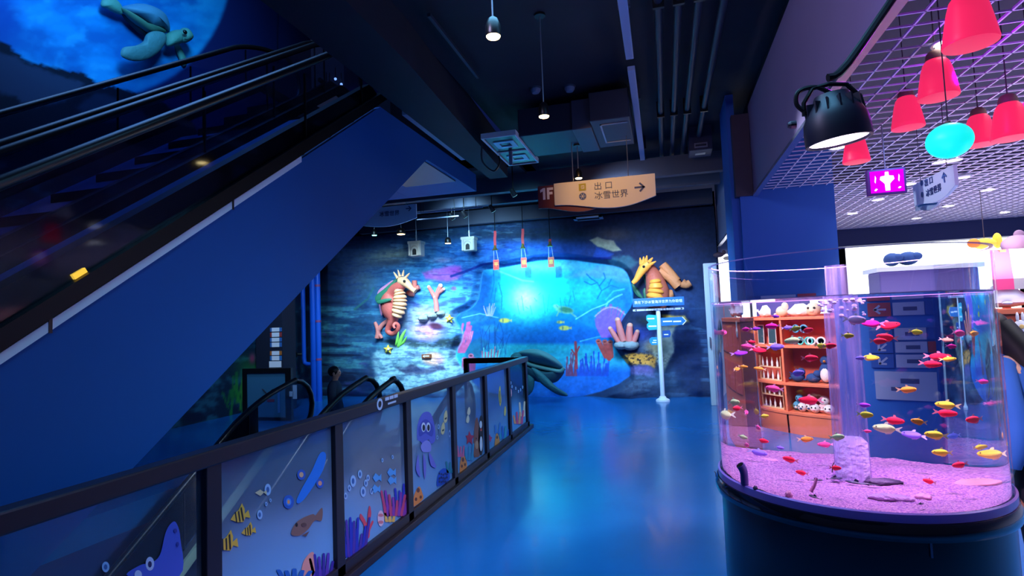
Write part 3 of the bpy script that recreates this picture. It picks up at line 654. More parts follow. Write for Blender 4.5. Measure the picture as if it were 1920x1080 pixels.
blobs('small_fish_sticker', 2, [([(478,924),(488,918),(495,923),(488,930)],(206,190,150),0), ([(494,923),(500,918),(500,928)],(206,190,150),0)])
for x, y, r in ((662,902,5.5),(675,889,4),(690,896,3),(681,922,5),(686,906,3.5),(697,921,3),(648,930,3.2),(655,915,3),(717,863,2),(736,857,2)): bubble(3,x,y,r,r*2)
for x, y in ((706,896),(733,886),(734,901),(704,917)):
    stick('small_fish_sticker', 3, [([(x-7,y),(x-2,y-9),(x+5,y-3),(x+9,y-8),(x+9,y+7),(x+5,y+3),(x-2,y+8)],(90,160,220))])
coral(3,664,1042,38,70,9,(40,50,170),(70,50,150),5); coral(3,655,1020,18,44,4,(30,60,170),None,15)
blobs('red_coral_sticker', 3, [([(684,1010),(682,985),(675,972),(676,963),(683,972),(688,980),(690,960),(693,948),(696,962),(693,984),(698,976),(700,980),(694,994),(692,1008)],(206,74,90),1)])
blobs('shell_sticker', 3, [(el(714,972,6,15),(216,190,200),0), (el(714,966,5,3),(200,120,130),0), (el(714,979,5,3),(200,120,130),0)])
coral(3,741,966,34,48,8,(130,60,160),(190,70,110),6); coral(3,753,955,16,54,4,(50,60,180),None,7); coral(3,731,978,12,24,3,(220,180,90),None,8)
blobs('jellyfish_sticker', 4, [([(782,822),(783,796),(790,778),(798,772),(808,776),(815,800),(816,824),(809,832),(803,824),(796,834),(788,828)],(104,108,206),1), ([(789,836),(798,826),(807,830),(808,845),(800,848),(792,846)],(150,150,226),1), ([(786,800),(798,786),(812,800),(810,818),(798,812),(787,818)],(76,82,180),1), (el(794,801,4,9),(230,234,250),0), (el(803,801,4,9),(230,234,250),0), (el(794.6,802,2.4,6),(20,22,40),0), (el(803.4,802,2.4,6),(20,22,40),0),
    ([(784,852),(780,880),(788,894),(786,872)],(120,120,210),1), ([(794,850),(794,880),(797,898),(799,870)],(120,120,210),1), ([(804,850),(808,872),(818,876),(810,856)],(120,120,210),1)])
for x, y in ((836,781),(831,803)): stick('small_fish_sticker', 4, [(bl([(x-4,y+8),(x-3,y-4),(x+1,y-12),(x+3,y-2),(x+2,y+8),(x-1,y+12)],3),(232,214,150)), ([(x-2,y+3),(x+2,y+1),(x+1,y+5),(x-2,y+6)],(60,60,60))])
bubble(4,843,813,2.2,7); bubble(4,822,800,2,5); bubble(4,820,820,2,4)
blobs('coral_mound_sticker', 4, [([(820,912),(822,888),(832,878),(841,884),(842,900)],(30,84,190),1)] + [(el(824+3*(i%5)*1.2,888+7*(i//5)+i%3,1.3,2.2),(14,30,90),0) for i in range(15)])
blobs('tube_coral_sticker', 4, [([(775,948),(776,932),(780,920),(786,912),(791,922),(793,936),(776,950)],(226,140,70),1), (el(784,919,3,4.5),(110,60,40),0), (el(780,936,2.2,3.4),(110,60,40),0), (el(789,932,2,3),(110,60,40),0)])
coral(4,844,886,9,26,3,(40,140,160),None,9)
for x, y in ((879,771),(877,786)): stick('small_fish_sticker', 5, [(bl([(x-3,y+5),(x-2,y-3),(x+1,y-8),(x+3,y),(x+1,y+7)],3),(236,226,190))])
blobs('red_star_sticker', 5, [([(880,808),(883,816),(889,817),(885,824),(886,834),(880,828),(875,833),(876,823),(873,817),(878,816)],(190,40,70),0)])
blobs('otter_sticker', 5, [([(888,852),(889,810),(892,786),(896,786),(899,812),(900,850),(894,857)],(146,88,66),1), (el(894,834,3.4,8),(200,150,110),0), (el(893,822,1,1.6),(20,16,16),0)])
blobs('penguin_sticker', 5, [([(898,796),(900,782),(904,780),(906,796),(905,846),(900,852),(897,830)],(26,26,34),1), (el(902,832,2.6,14),(236,236,240),0), (el(901.5,796,2.4,7),(236,236,240),0), (el(902,806,1.6,2.6),(230,90,80),0)])
blobs('tube_coral_sticker', 5, [([(862,884),(863,866),(868,852),(874,862),(875,876),(864,886)],(230,140,66),1), (el(868,862,2.4,4),(110,60,40),0), (el(866,874,1.8,3),(110,60,40),0), (el(872,871,1.6,3),(110,60,40),0)])
coral(5,864,856,8,24,3,(220,110,150),None,10); coral(5,880,862,10,30,3,(60,150,190),None,11)
stick('angelfish_sticker', 6, [(bl([(935,742),(936,728),(938,724),(939,738),(940,752),(938,762),(936,754)],3),(240,206,90)), ([(936.4,734),(937.6,732),(938.4,756),(937.4,756)],(60,50,40))])
stick('angelfish_sticker', 6, [(bl([(945,776),(946,764),(948,762),(949,772),(947,780)],3),(240,206,110))])
blobs('tube_coral_sticker', 6, [([(928,836),(929,820),(932,812),(936,822),(936,830)],(230,150,70),1), (el(932,820,1.6,3),(110,60,40),0)])
coral(6,945,822,12,26,4,(30,110,200),(40,160,190),12); coral(6,933,812,6,22,2,(50,130,210),None,13)
blobs('red_star_sticker', 6, [([(918,814),(920,819),(923,820),(921,824),(920,829),(918,825),(915,827),(916,821)],(200,60,110),0)])
for x, y in ((958,718),(960,725),(967,728),(972,734),(976,731),(980,726)): bubble(7,x,y,1.1,3)
blobs('pink_fish_sticker', 7, [(el(958,737,1.8,8),(236,140,150),0), (el(958,736,.9,3),(250,220,220),0)])
coral(7,972,794,12,24,4,(226,80,120),(250,160,110),14); coral(7,979,780,6,34,2,(240,210,180),None,16)
# white printed badge on the rail face
bd = MB(); c0 = onx(712,758,RX+.0435)
for (y0,y1,z0,z1) in ((.10,.16,.012,.036),(.17,.23,.012,.036),(.24,.30,.012,.036),(.14,.27,-.022,-.008)): bd.box(c0[0],c0[0]+.0015,c0[1]+y0-.02,c0[1]+y1-.02,c0[2]+z0,c0[2]+z1)
bd.lathe([(.024,0),(.042,0),(.042,.0015),(.024,.0015)],(c0[0],c0[1],c0[2]),24,(1,0,0),cap=False)
obj('badge', bd, mat('badge_white', (190,196,220), .5), rl, label='white round badge with small print')
# ------------------------------------------------------------------ hanging signs
M_txt = mat('sign_ink', (58,74,120), .5); M_cream = mat('sign_cream', (236,222,196), .5); M_wine = mat('sign_wine', (110,44,52), .5); M_wtxt = mat('sign_white_ink', (246,232,226), .5)
def wave_board(p0, p1, u, hl, hr, belly, thick, n):
    """outline: straight top, curved lower edge"""
    p0, p1, u, n = (np.asarray(q, float) for q in (p0, p1, u, n)); T = []
    T.append(p0); T.append(p1)
    for t in np.linspace(1, 0, 28): T.append(p0+(p1-p0)*t - u*(hl*(1-t)+hr*t + belly*((.5-.5*math.cos(math.pi*t/.62)) if t < .62 else math.cos((t-.62)/.38*math.pi/2))))
    return MB().prism(T, n*thick)
def arrow(m, o, r, u, s, rot, th, nrm, mt, parent):
    r, u = np.asarray(r, float), np.asarray(u, float); c, sn = math.cos(rot), math.sin(rot); R = r*c+u*sn; U = -r*sn+u*c; o = np.asarray(o, float); mb = MB(); nn = np.asarray(nrm, float)
    for a, b in (((-.9,0),(.8,0)), ((.1,.8),(.9,0)), ((.1,-.8),(.9,0))):
        A = o+R*a[0]*s+U*a[1]*s; B = o+R*b[0]*s+U*b[1]*s; d = B-A; d = d/np.linalg.norm(d); w = np.cross(nn, d)*th
        mb.prism([A-w-d*th*.6, B-w+d*th*.6, B+w+d*th*.6, A+w-d*th*.6], nn*.002)
    return obj('arrow', mb, mt, parent)
Z = np.array([0,0,1.]); XV = np.array([1.,0,0]); YV = np.array([0,1.,0])
def rodpair(t, xs, y, z0, z1):
    for x in xs: obj('suspension_rod', MB().tube([(x,y,z0),(x,y,z1)], .006, 6), M_steel, t)
M_cord = mat('cord', (70,60,70), .6)
# main direction sign
SY = 7.0; a = ony(1038,341,SY); b = ony(1228,328,SY); zt = (a[2]+b[2])/2
sg = thing('hanging_sign', 'cream and wine red direction sign reading 1F hanging over the walkway', 'sign', (a[0]+.6, SY, 3.9))
obj('board', wave_board((a[0],SY,zt),(b[0],SY,zt),Z,.285,.275,.10,.03,YV), M_cream, sg, bevel=.003)
w0 = ony(1008,347,SY+.04)
obj('floor_tab', wave_board((w0[0],SY+.035,zt-.01),(w0[0]+.95,SY+.035,zt-.01),Z,.29,.25,.11,.02,YV), M_wine, sg, label='wine red rear tab')
lt = MB(); o1 = ony(1013.5,375,SY+.028)
for P in ([(.035,0),(.068,0),(.068,.135),(.04,.135),(.0,.115),(.0,.085),(.035,.10)], [(.09,0),(.122,0),(.122,.055),(.165,.055),(.165,.085),(.122,.085),(.122,.106),(.176,.106),(.176,.135),(.09,.135)]): lt.prism([(o1[0]+x*.97, SY+.030, o1[2]+z*1.12) for x, z in P], (0,.005,0))
obj('lettering', lt, M_wtxt, sg, fix=True)
fy = SY-.004
def at(x, y): return ony(x, y, fy)
text('lettering', '出 口', .105, at(1131,349), XV, Z, M_txt, sg); text('lettering', '冰雪世界', .105, at(1146,365.5), XV, Z, M_txt, sg)
arrow(None, at(1199,351), XV, Z, .06, 0, .011, -YV, M_txt, sg)
ic = MB(); q = at(1092,351); ic.box(q[0]-.045,q[0]+.045,fy-.002,fy,q[2]-.045,q[2]+.045); obj('exit_symbol', ic, mat('olive_ink', (176,160,40), .5), sg)
ic = MB(); ic.box(q[0]-.018,q[0]+.024,fy-.004,fy,q[2]-.022,q[2]-.012).box(q[0]-.018,q[0]-.01,fy-.004,fy,q[2]-.02,q[2]+.02).box(q[0]-.018,q[0]+.024,fy-.004,fy,q[2]+.012,q[2]+.022).box(q[0],q[0]+.03,fy-.004,fy,q[2]-.004,q[2]+.004); obj('exit_mark', ic, M_cream, sg)
q = at(1092.5,368); ic = MB().lathe([(.046,0),(.046,.002)], (q[0],fy,q[2]), 20, (0,-1,0)); obj('snow_symbol', ic, mat('ink_blue', (60,86,140), .5), sg)
ic = MB()
for k in range(3):
    d = np.array([math.cos(k*math.pi/3), 0, math.sin(k*math.pi/3)])*.036; ic.bar((q[0]-d[0],fy-.003,q[2]-d[2]), (q[0]+d[0],fy-.003,q[2]+d[2]), .004, .009, (0,1,0.01))
obj('snow_mark', ic, M_cream, sg)
rodpair(sg, (a[0]+.25, b[0]-.32), SY+.015, zt, 3.86)
# blue lit sign partly behind the escalator cladding
s2 = thing('hanging_sign', 'bluish direction sign half hidden behind the upper escalator cladding', 'sign', (-4.6, 9.0, 3.9))
a2, b2 = ony(640,392,9.0), ony(780,379,9.0)
M_bsign = mat('sign_pale', (196,206,226), .5)
obj('board', wave_board((a2[0],9.0,3.74),(b2[0],9.0,3.74),Z,.27,.25,.10,.03,YV), M_bsign, s2, bevel=.003)
fy = 8.996; arrow(None, at(766,391), XV, Z, .05, 0, .009, -YV, M_txt, s2); text('lettering', '冰雪世界', .10, at(730,401), XV, Z, M_txt, s2)
rodpair(s2, (a2[0]+.3, b2[0]-.2), 9.015, 3.74, 4.05)
# sign in the shop, facing the walkway
s3 = thing('hanging_sign', 'pale direction sign under the shop grid ceiling, beside the magenta exit sign', 'sign', (2.0, 4.9, 3.05))
a3, b3 = onx(1711,347,2.0), onx(1787,309,2.0); zt3 = 2.58
obj('board', wave_board((2.0,a3[1],zt3),(2.0,b3[1],zt3),Z,.17,.15,.05,.025,XV), M_bsign, s3, bevel=.002)
obj('floor_tab', wave_board((2.028,a3[1]+.06,zt3-.005),(2.028,a3[1]-.40,zt3-.005),Z,.20,.17,.05,.015,XV), mat('sign_grey', (150,164,190), .5), s3)
NX = -XV
text('lettering', '出 口', .062, onx(1741,341,1.996), -YV, Z, M_txt, s3); text('lettering', '冰雪世界', .062, onx(1750,358,1.996), -YV, Z, M_txt, s3)
arrow(None, onx(1770,333,1.996), -YV, Z, .035, math.pi/2, .006, -XV, mat('ink_sky', (60,110,170), .5), s3)
for p in ((1728,343),(1729,365)):
    q = onx(*p,1.996); obj('symbol', MB().lathe([(.022,0),(.022,.002)], (1.997,q[1],q[2]), 14, (-1,0,0)), M_txt, s3)
for y in (a3[1]-.12, b3[1]+.12): obj('suspension_rod', MB().tube([(2.012,y,zt3),(2.012,y,3.06)], .0025, 6), M_cord, s3)
# magenta exit sign
EY = 5.0; c = ony(1663,340,EY); W2, H2 = .135, .105
ex = thing('exit_sign', 'glowing magenta exit light box hanging from the shop grid ceiling', 'exit sign', (c[0], EY, 3.05))
obj('housing', MB().box(c[0]-W2,c[0]+W2,EY,EY+.05,c[2]-H2,c[2]+H2), mat('exit_housing', (70,30,100), .4), ex, bevel=.006)
obj('lit_face', MB().box(c[0]-W2+.018,c[0]+W2-.018,EY-.004,EY,c[2]-H2+.018,c[2]+H2-.018), emat('magenta_glow', (196,0,232), 1.6), ex)
M_wg = emat('white_glow', (255,240,255), 2.2)
o = np.array([c[0], EY-.006, c[2]]); fig = [(-.012,.075),(.012,.075),(.014,.045),(.045,.04),(.05,.015),(.03,-.005),(.018,-.02),(.016,-.075),(-.016,-.075),(-.018,-.02),(-.03,-.005),(-.05,.015),(-.045,.04),(-.014,.045)]
obj('running_figure', MB().prism([o+XV*x+Z*z for x, z in fig], -YV*.002), M_wg, ex)
mk = MB()
for x, z, dx, dz in ((-.082,.02,.006,.03),(.082,.02,.006,.03),(-.082,-.062,.012,.01),(.082,-.056,.012,.008)): mk.prism([o+XV*(x+dx*i)+Z*(z+dz*j) for i, j in ((-1,-.6),(0,-1),(1,.4),(0,1))], -YV*.002)
obj('glyph', mk, M_wg, ex)
obj('suspension_rod', MB().tube([(c[0],EY+.02,c[2]+H2),(c[0],EY+.02,3.06)], .006, 8), M_steel, ex)
# ------------------------------------------------------------------ flood lamp over the aquarium
FY = 2.42; c = ony(1567,232,FY); ax = np.array([.10,.05,-1.0]); ax /= np.linalg.norm(ax)
fl = thing('flood_lamp', 'big black round flood lamp above the cylindrical aquarium', 'flood lamp', (c[0], FY, 3.0))
top = c - ax*.115; FLT = top.copy(); FLA = ax.copy()
M_lampb = mat('lamp_black', (24,20,40), .45)
obj('housing', MB().lathe([(.0,0),(.06,.0),(.072,.03),(.095,.06),(.112,.10),(.117,.15),(.117,.188),(.108,.188),(.102,.178)], top, 36, ax, cap=False), M_lampb, fl, smooth=True)
obj('lens', MB().lathe([(0,.180),(.103,.180)], top, 36, ax), emat('lamp_lens', (250,226,255), 6.0), fl)
fin = MB(); u, w = _frame(ax)
for k in range(14):
    t = 2*math.pi*k/14; d = u*math.cos(t)+w*math.sin(t); fin.obox(top+ax*.07+d*.082, d*.018, ax*.045, np.cross(d, ax)*.003)
obj('cooling_fins', fin, M_lampb, fl)
obj('bracket', MB().tube([top+ax*.07+XV*.105, top+ax*.02+XV*.10, top-ax*.035+XV*.06, top-ax*.045, top-ax*.035-XV*.06, top+ax*.02-XV*.10, top+ax*.07-XV*.105], .009, 8), M_black, fl, smooth=True)
obj('wall_arm', MB().tube(smooth_path([top-ax*.07, top-ax*.10+np.array([.08,.02,.02]), (1.02, top[1]+.10, 2.93), (1.10, top[1]+.12, 3.0)],4), .016, 8).box(1.06,1.10,top[1]+.04,top[1]+.20,2.90,3.05), M_black, fl, smooth=True)
obj('cable', MB().tube(smooth_path([top+ax*.06-XV*.095, top+ax*.02-XV*.125, top-ax*.03-XV*.11, top-ax*.04-XV*.05, top-ax*.01]), .009, 8), M_black, fl, smooth=True)
obj('side_knob', MB().lathe([(.016,0),(.016,.02),(.01,.03)], top+ax*.10-XV*.14, 12, (-1,0,0)), M_lampb, fl)
# ------------------------------------------------------------------ coloured pendant lamps of the shop
M_shade = mat('red_shade', (190,16,50), .4, emit=(255,44,104), es=.78, spec=.2); M_cap = mat('wood_cap', (132,100,84), .6); M_cord = mat('cord', (70,60,70), .6); M_cyan = mat('cyan_shade', (60,226,214), .4, emit=(0,236,222), es=1.0)
M_pink = mat('pink_shade', (250,60,190), .4, emit=(255,40,190), es=.7)
def pendant_root(R):
    t = thing('pendant_lamp', '', 'pendant lamp', (0,0,0), 'red bell pendant lamps in the shop')
    obj('lamp_shade', MB().lathe([(.030,.0),(.048,-.010),(.062,-.03),(.073,-.07),(.084,-.13),(.094,-.19),(.098,-.215),(.096,-.222),(.070,-.224),(0,-.222)], (0,0,0), 36), M_shade, t, smooth=True)
    obj('cap', MB().lathe([(0,.052),(.012,.05),(.030,.042),(.042,.028),(.048,.008),(.048,-.012),(0,-.012)], (0,0,0), 28), M_cap, t, smooth=True)
    obj('cord', MB().tube([(0,0,.05),(0,0,1.2)], .0035, 6), M_cord, t); return t
# (bottom centre px, shade width px, label)
PL = [((1820,84),88,'largest red bell pendant lamp, cut off by the top edge of the picture'),
      ((1760,183),66,'red bell pendant lamp with dark cap, second largest, just below the largest one'),
      ((1703,240),54,'red bell pendant lamp above the magenta exit sign, with a tan round cap'),
      ((1606,304),46,'red bell pendant lamp half behind the black flood lamp'),
      ((1839,272),52,'red bell pendant lamp with dark cap right beside the cyan globe'),
      ((1896,260),62,'red bell pendant lamp with tan cap between the dark-capped one and the picture edge')]
p0 = None
for (bx, by), wpx, lab in PL:
    D = .196*F/wpx                                  # depth along the view axis
    v = RM @ np.array([(bx-960)/F, (540-by)/F, -1.0]); P = CAMP + v*D; P = P + Z*.222
    if p0 is None: p0 = pendant_root(.1); p0['label'] = lab; p0.location = Vector(P)
    else: dup(p0, P, lab)
D = .2*F/74; v = RM @ np.array([(1780-960)/F, (540-264)/F, -1.0]); P = CAMP+v*D
gl = thing('globe_lamp', 'cyan green flattened globe lamp among the red pendant lamps', 'pendant lamp', P)
obj('lamp_shade', MB().ell(P, (.10,.10,.088), 32, 20), M_cyan, gl, smooth=True); obj('cord', MB().tube([P+Z*.085, P+Z*1.0], .003, 6), M_cord, gl); obj('cap', MB().lathe([(0,.105),(.012,.10),(.014,.085),(0,.085)], P, 12), M_cap, gl)
D = .2*F/60; v = RM @ np.array([(1938-960)/F, (540-215)/F, -1.0]); P = CAMP+v*D
gl = thing('globe_lamp', 'hot pink globe lamp showing only a sliver at the right picture edge', 'pendant lamp', P)
obj('lamp_shade', MB().ell(P, (.105,.105,.095), 32, 20), M_pink, gl, smooth=True); obj('cord', MB().tube([P+Z*.085, P+Z*1.0], .003, 6), M_cord, gl); obj('cap', MB().lathe([(0,.105),(.012,.10),(.014,.085),(0,.085)], P, 12), M_cap, gl)
# ------------------------------------------------------------------ recessed downlights in the shop grid, smoke detector
M_down = emat('downlight', (255,252,250), 9.0); M_ring = mat('downlight_ring', (220,220,226), .4)
DLs = [((1646,374),'recessed downlight in the grid just below the exit sign'),((1598,400),'recessed downlight in the grid beside the blue column, lowest on that side'),((1718,409),'recessed downlight in the grid, lowest one near the far window beam'),((1778,386),'recessed downlight in the grid below the pale shop sign'),((1852,356),'recessed downlight in the grid below the dark-capped pendant'),((1884,398),'recessed downlight in the grid nearest the far right window post'),((1704,345),'recessed downlight in the grid between exit sign and pale sign'),((1764,303),'left one of two downlights touching under the cyan globe'),((1788,300),'right one of two downlights touching under the cyan globe'),((1571,276),'recessed downlight right under the flood lamp'),((1775,80),'recessed downlight behind the shade of the largest pendant, slightly yellow')]
d0 = None
for (x, y), lab in DLs:
    P = onz(x, y, 3.045)
    if d0 is None:
        d0 = thing('downlight', lab, 'downlight', P, 'downlights in the shop grid')
        obj('lamp_disc', MB().lathe([(0,0),(.06,0),(.06,-.004),(0,-.004)], P, 20), M_down, d0); obj('trim_ring', MB().lathe([(.06,.002),(.078,.002),(.074,-.008),(.06,-.006)], P, 24, cap=False), M_ring, d0)
    else: dup(d0, P, lab, 'downlights in the shop grid')
P = onz(1805,328,3.045); sd = thing('smoke_detector', 'round white smoke detector on the grid beside the pale shop sign', 'smoke detector', P)
obj('body', MB().lathe([(0,0),(.07,0),(.075,-.015),(.06,-.035),(0,-.04)], P, 24), M_white, sd, smooth=True); obj('sensor_slot', MB().lathe([(.064,-.018),(.078,-.02),(.064,-.026)], P, 24, cap=False), M_grey, sd)
# ------------------------------------------------------------------ walkway ceiling: warm pendant spots, ducts, pipes, cassettes
M_warm = emat('warm_bulb', (255,214,140), 16.0); M_warm2 = emat('warm_bulb_small', (255,206,136), 10.0)
def pend_spot(px_, py_, zc, lab, cat='spot lamp', r=.045, m=None, top=4.3, name='spot_lamp', grp='warm spot lamps'):
    P = onz(px_, py_, zc); t = thing(name, lab, cat, P, grp)
    obj('bulb', MB().lathe([(0,0),(r,0),(r*.9,-.008),(0,-.012)], P, 20), m or M_warm, t)
    obj('shade', MB().lathe([(r*1.02,-.002),(r*1.12,.01),(r*1.05,.07),(r*.7,.11),(.012,.125)], P, 20, cap=False), M_black, t, smooth=True)
    obj('stem', MB().tube([P+Z*.12,(P[0],P[1],top)], .006, 6), M_steel, t)
    obj('ceiling_plate', MB().lathe([(0,0),(.05,0),(.05,-.02),(0,-.02)], (P[0],P[1],top), 16), M_black, t); return P
WS = [pend_spot(925,68,3.38,'warm spot lamp nearest the camera, highest in the picture'), pend_spot(1020,218,3.38,'warm spot lamp with long stem, middle of the walkway row'), pend_spot(1085,334,3.42,'warm spot lamp touching the top edge of the cream 1F sign', top=3.86)]
P = onz(752,439,3.45); 
pend_spot(752,439,3.45,'warm bulb hanging left of the two white castle lanterns', top=4.05, r=.08, m=M_warm2)
pend_spot(840,456,3.25,'warm bulb hanging between the two white castle lanterns', top=4.05, r=.06, m=M_warm2)
pend_spot(702,441,3.5,'cyan green bulb hanging under the bluish half hidden sign', top=4.05, r=.05, m=emat('cyan_bulb', (120,255,240), 8.0), grp='coloured bulbs')
# pale surface conduit and dark pipes
t = thing('conduit', 'long pale blue conduit running along the walkway ceiling', 'conduit', (-.2,5,4.1))
for y0, y1 in ((-.5,5.35),(5.6,9.5)): obj('conduit_length', MB().bar((-.19-.004*(y0-4),y0,4.08),(-.19-.004*(y1-4),y1,4.08),.075,.05), mat('conduit_pale', (146,160,196), .4), t, bevel=.006)
for y in (.5,2.5,4.5,6.5,8.5): obj('conduit_clip', MB().box(-.24,-.14,y-.02,y+.02,4.1,4.299), M_duct, t)
for i, (x, lab) in enumerate(((.08,'dark ceiling pipe nearest the pale conduit'),(.24,'second dark ceiling pipe from the pale conduit'),(.40,'third dark ceiling pipe from the pale conduit'),(.60,'dark ceiling pipe farthest from the pale conduit'))):
    t = thing('ceiling_pipe', lab, 'pipe', (x,5,4.2), 'dark pipes along the walkway ceiling')
    obj('pipe_run', MB().tube([(x,-1,4.16),(x,9.4,4.16)], .035, 10), M_duct, t, smooth=True)
    for y in (2.2,4.6,7.2): obj('pipe_clamp', MB().box(x-.045,x+.045,y-.015,y+.015,4.1,4.3), M_black, t)
# air conditioning duct run across the walkway
dz = 3.86
t = thing('air_duct', 'grey air duct with access frame hanging under the dark ceiling', 'air duct', (-1,7.1,dz))
obj('duct_body', MB().box(-1.62,-.95,6.55,7.45,dz,4.2), M_duct, t, bevel=.01); obj('duct_sleeve', MB().box(-.95,-.72,6.5,7.45,dz-.02,4.2), mat('duct_sleeve', (60,66,88), .5), t, bevel=.01)
obj('duct_plenum', MB().box(-.72,-.27,6.35,7.4,dz,4.2), M_duct, t, bevel=.01)
fr = MB(); 
for x0,x1,y0,y1 in ((-.62,-.60,6.5,7.2),(-.62,-.30,6.5,6.515),(-.62,-.30,7.185,7.2)): fr.box(x0,x1,y0,y1,dz-.01,dz)
obj('access_frame', fr, mat('frame_light', (150,158,176), .4), t)
q0 = onz(960,284,3.84); t = thing('ceiling_cassette', 'ceiling grille with two white square vents beside the beam', 'air vent', (q0[0],q0[1],3.9))
x0, y0 = q0[0], q0[1]; fr = MB().box(x0-.2,x0+.2,y0-.62,y0+.62,3.85,3.9)
obj('grille_back', fr, M_black, t)
fr = MB().box(x0-.22,x0-.2,y0-.64,y0+.64,3.835,3.9).box(x0+.2,x0+.22,y0-.64,y0+.64,3.835,3.9).box(x0-.2,x0+.2,y0-.64,y0-.62,3.835,3.9).box(x0-.2,x0+.2,y0+.62,y0+.64,3.835,3.9).box(x0-.2,x0+.2,y0-.01,y0+.01,3.835,3.9); obj('grille_frame', fr, M_white, t)
for yy in (-.30,.32):
    sq = MB(); a_, b_ = .13, .07
    sq.box(x0-a_,x0+a_,y0+yy-a_,y0+yy-b_,3.838,3.85).box(x0-a_,x0+a_,y0+yy+b_,y0+yy+a_,3.838,3.85).box(x0-a_,x0-b_,y0+yy-b_,y0+yy+b_,3.838,3.85).box(x0+b_,x0+a_,y0+yy-b_,y0+yy+b_,3.838,3.85)
    obj('square_vent', sq, mat('vent_cyan_white', (170,220,236), .4), t)
obj('loop_cable', MB().tube(smooth_path([(x0-.35,y0-.2,3.9),(x0-.38,y0-.1,3.72),(x0-.28,y0+.05,3.62),(x0-.2,y0+.1,3.75),(x0-.24,y0+.1,3.9)]), .012, 6), M_black, t, smooth=True)
obj('hanger_bar', MB().box(x0-.04,x0+.0,y0-.02,y0+.02,3.66,3.86), M_grey, t)
# two speaker-like boxes high on the bulkhead side
for (px_, py_), lab in (((1313,288),'small dark ceiling box with pale slot beside the bulkhead'),((1308,320),'plain dark ceiling box below the one with the pale slot')):
    q = onz(px_, py_, 3.95); t = thing('ceiling_box', lab, 'box', (q[0],q[1],4.3)); obj('body', MB().box(q[0]-.16,q[0]+.16,q[1]-.2,q[1]+.2,3.95,4.31), mat('box_dark', (52,56,80), .5), t, bevel=.008)
    if py_ < 300: obj('slot_frame', MB().box(q[0]-.09,q[0]+.09,q[1]-.215,q[1]-.2,3.98,4.0).box(q[0]-.09,q[0]+.09,q[1]-.215,q[1]-.2,4.03,4.05).box(q[0]-.09,q[0]-.075,q[1]-.215,q[1]-.2,4.0,4.03).box(q[0]+.075,q[0]+.09,q[1]-.215,q[1]-.2,4.0,4.03), M_alu, t); obj('slot', MB().box(q[0]-.07,q[0]+.07,q[1]-.05,q[1]+.05,3.945,3.95), M_alu, t)
for (px_, py_), lab in (((1068,167),'small round ceiling sensor right of the middle warm spot'),((1004,170),'small pale ceiling fitting above the middle warm spot')):
    q = onz(px_, py_, 4.27); t = thing('ceiling_sensor', lab, 'sensor', (q[0],q[1],4.3)); obj('body', MB().lathe([(0,.03),(.06,.03),(.06,0),(.04,-.03),(0,-.035)], q, 18), M_grey, t, smooth=True); obj('base_ring', MB().lathe([(.06,.03),(.075,.03),(.06,.015)], q, 18, cap=False), M_duct, t)
# light frames near the mural
for (px_, py_, w, d), lab in (((1103,411,.30,.16),'slim rectangular light frame right of the cream 1F sign underside'),((1020,442,.18,.12),'small rectangular light frame above the red chimes')):
    q = onz(px_, py_, 3.66); t = thing('panel_luminaire', lab, 'light fitting', (q[0],q[1],3.7)); fr = MB()
    fr.box(q[0]-w,q[0]+w,q[1]-d,q[1]-d+.04,3.66,3.69).box(q[0]-w,q[0]+w,q[1]+d-.04,q[1]+d,3.66,3.69).box(q[0]-w,q[0]-w+.07,q[1]-d,q[1]+d,3.66,3.69).box(q[0]+w-.07,q[0]+w,q[1]-d,q[1]+d,3.66,3.69)
    obj('frame', fr, mat('frame_cyan_cast', (190,236,250), .3), t); obj('core', MB().box(q[0]-w+.07,q[0]+w-.07,q[1]-d+.04,q[1]+d-.04,3.67,3.78), M_black, t)  # white frames; the cyan light they reflect is put into the colour
# track spots
M_track = mat('track_steel', (130,144,170), .35, metal=.7)
for (xa, ya, xb, yb_, zz), lab in (((782,400,905,384,3.62),'upper light track in front of the mural'),((782,412,860,405,3.6),'lower light track in front of the mural')):
    A = onz(xa,ya,zz); Bq = ony(xb,yb_,A[1]); t = thing('light_track', lab, 'light track', (A[0],A[1],zz)); obj('rail', MB().bar((A[0],A[1],zz),(Bq[0],A[1],zz),.02,.02), M_track, t)
    for f in (.1,.9): x = A[0]+(Bq[0]-A[0])*f; obj('hanger', MB().tube([(x,A[1],zz),(x,A[1],4.06)], .006, 6), M_black, t)
for (px_, py_), lab in (((847,406),'small track spot at the end of the lower light track'),((870,402),'tilted track spot right of the lower track'),((922,391),'tilted track spot catching cyan light under the cream sign'),((962,361),'bright small fitting left of the cream 1F sign')):
    q = onz(px_, py_, 3.62); t = thing('track_spot', lab, 'spot lamp', q, 'track spots before the mural'); d = np.array([.35,.5,-.8]); d /= np.linalg.norm(d)
    obj('can', MB().lathe([(0,-.07),(.035,-.07),(.045,.05),(.04,.06),(0,.06)], q, 14, d), M_black, t, smooth=True); obj('face', MB().lathe([(0,.062),(.04,.062)], q, 14, d), mat('spot_glint', (180,240,250), .2, emit=(150,230,250), es=.8), t); obj('stem', MB().tube([q, q+Z*.43], .01, 6), M_black, t)
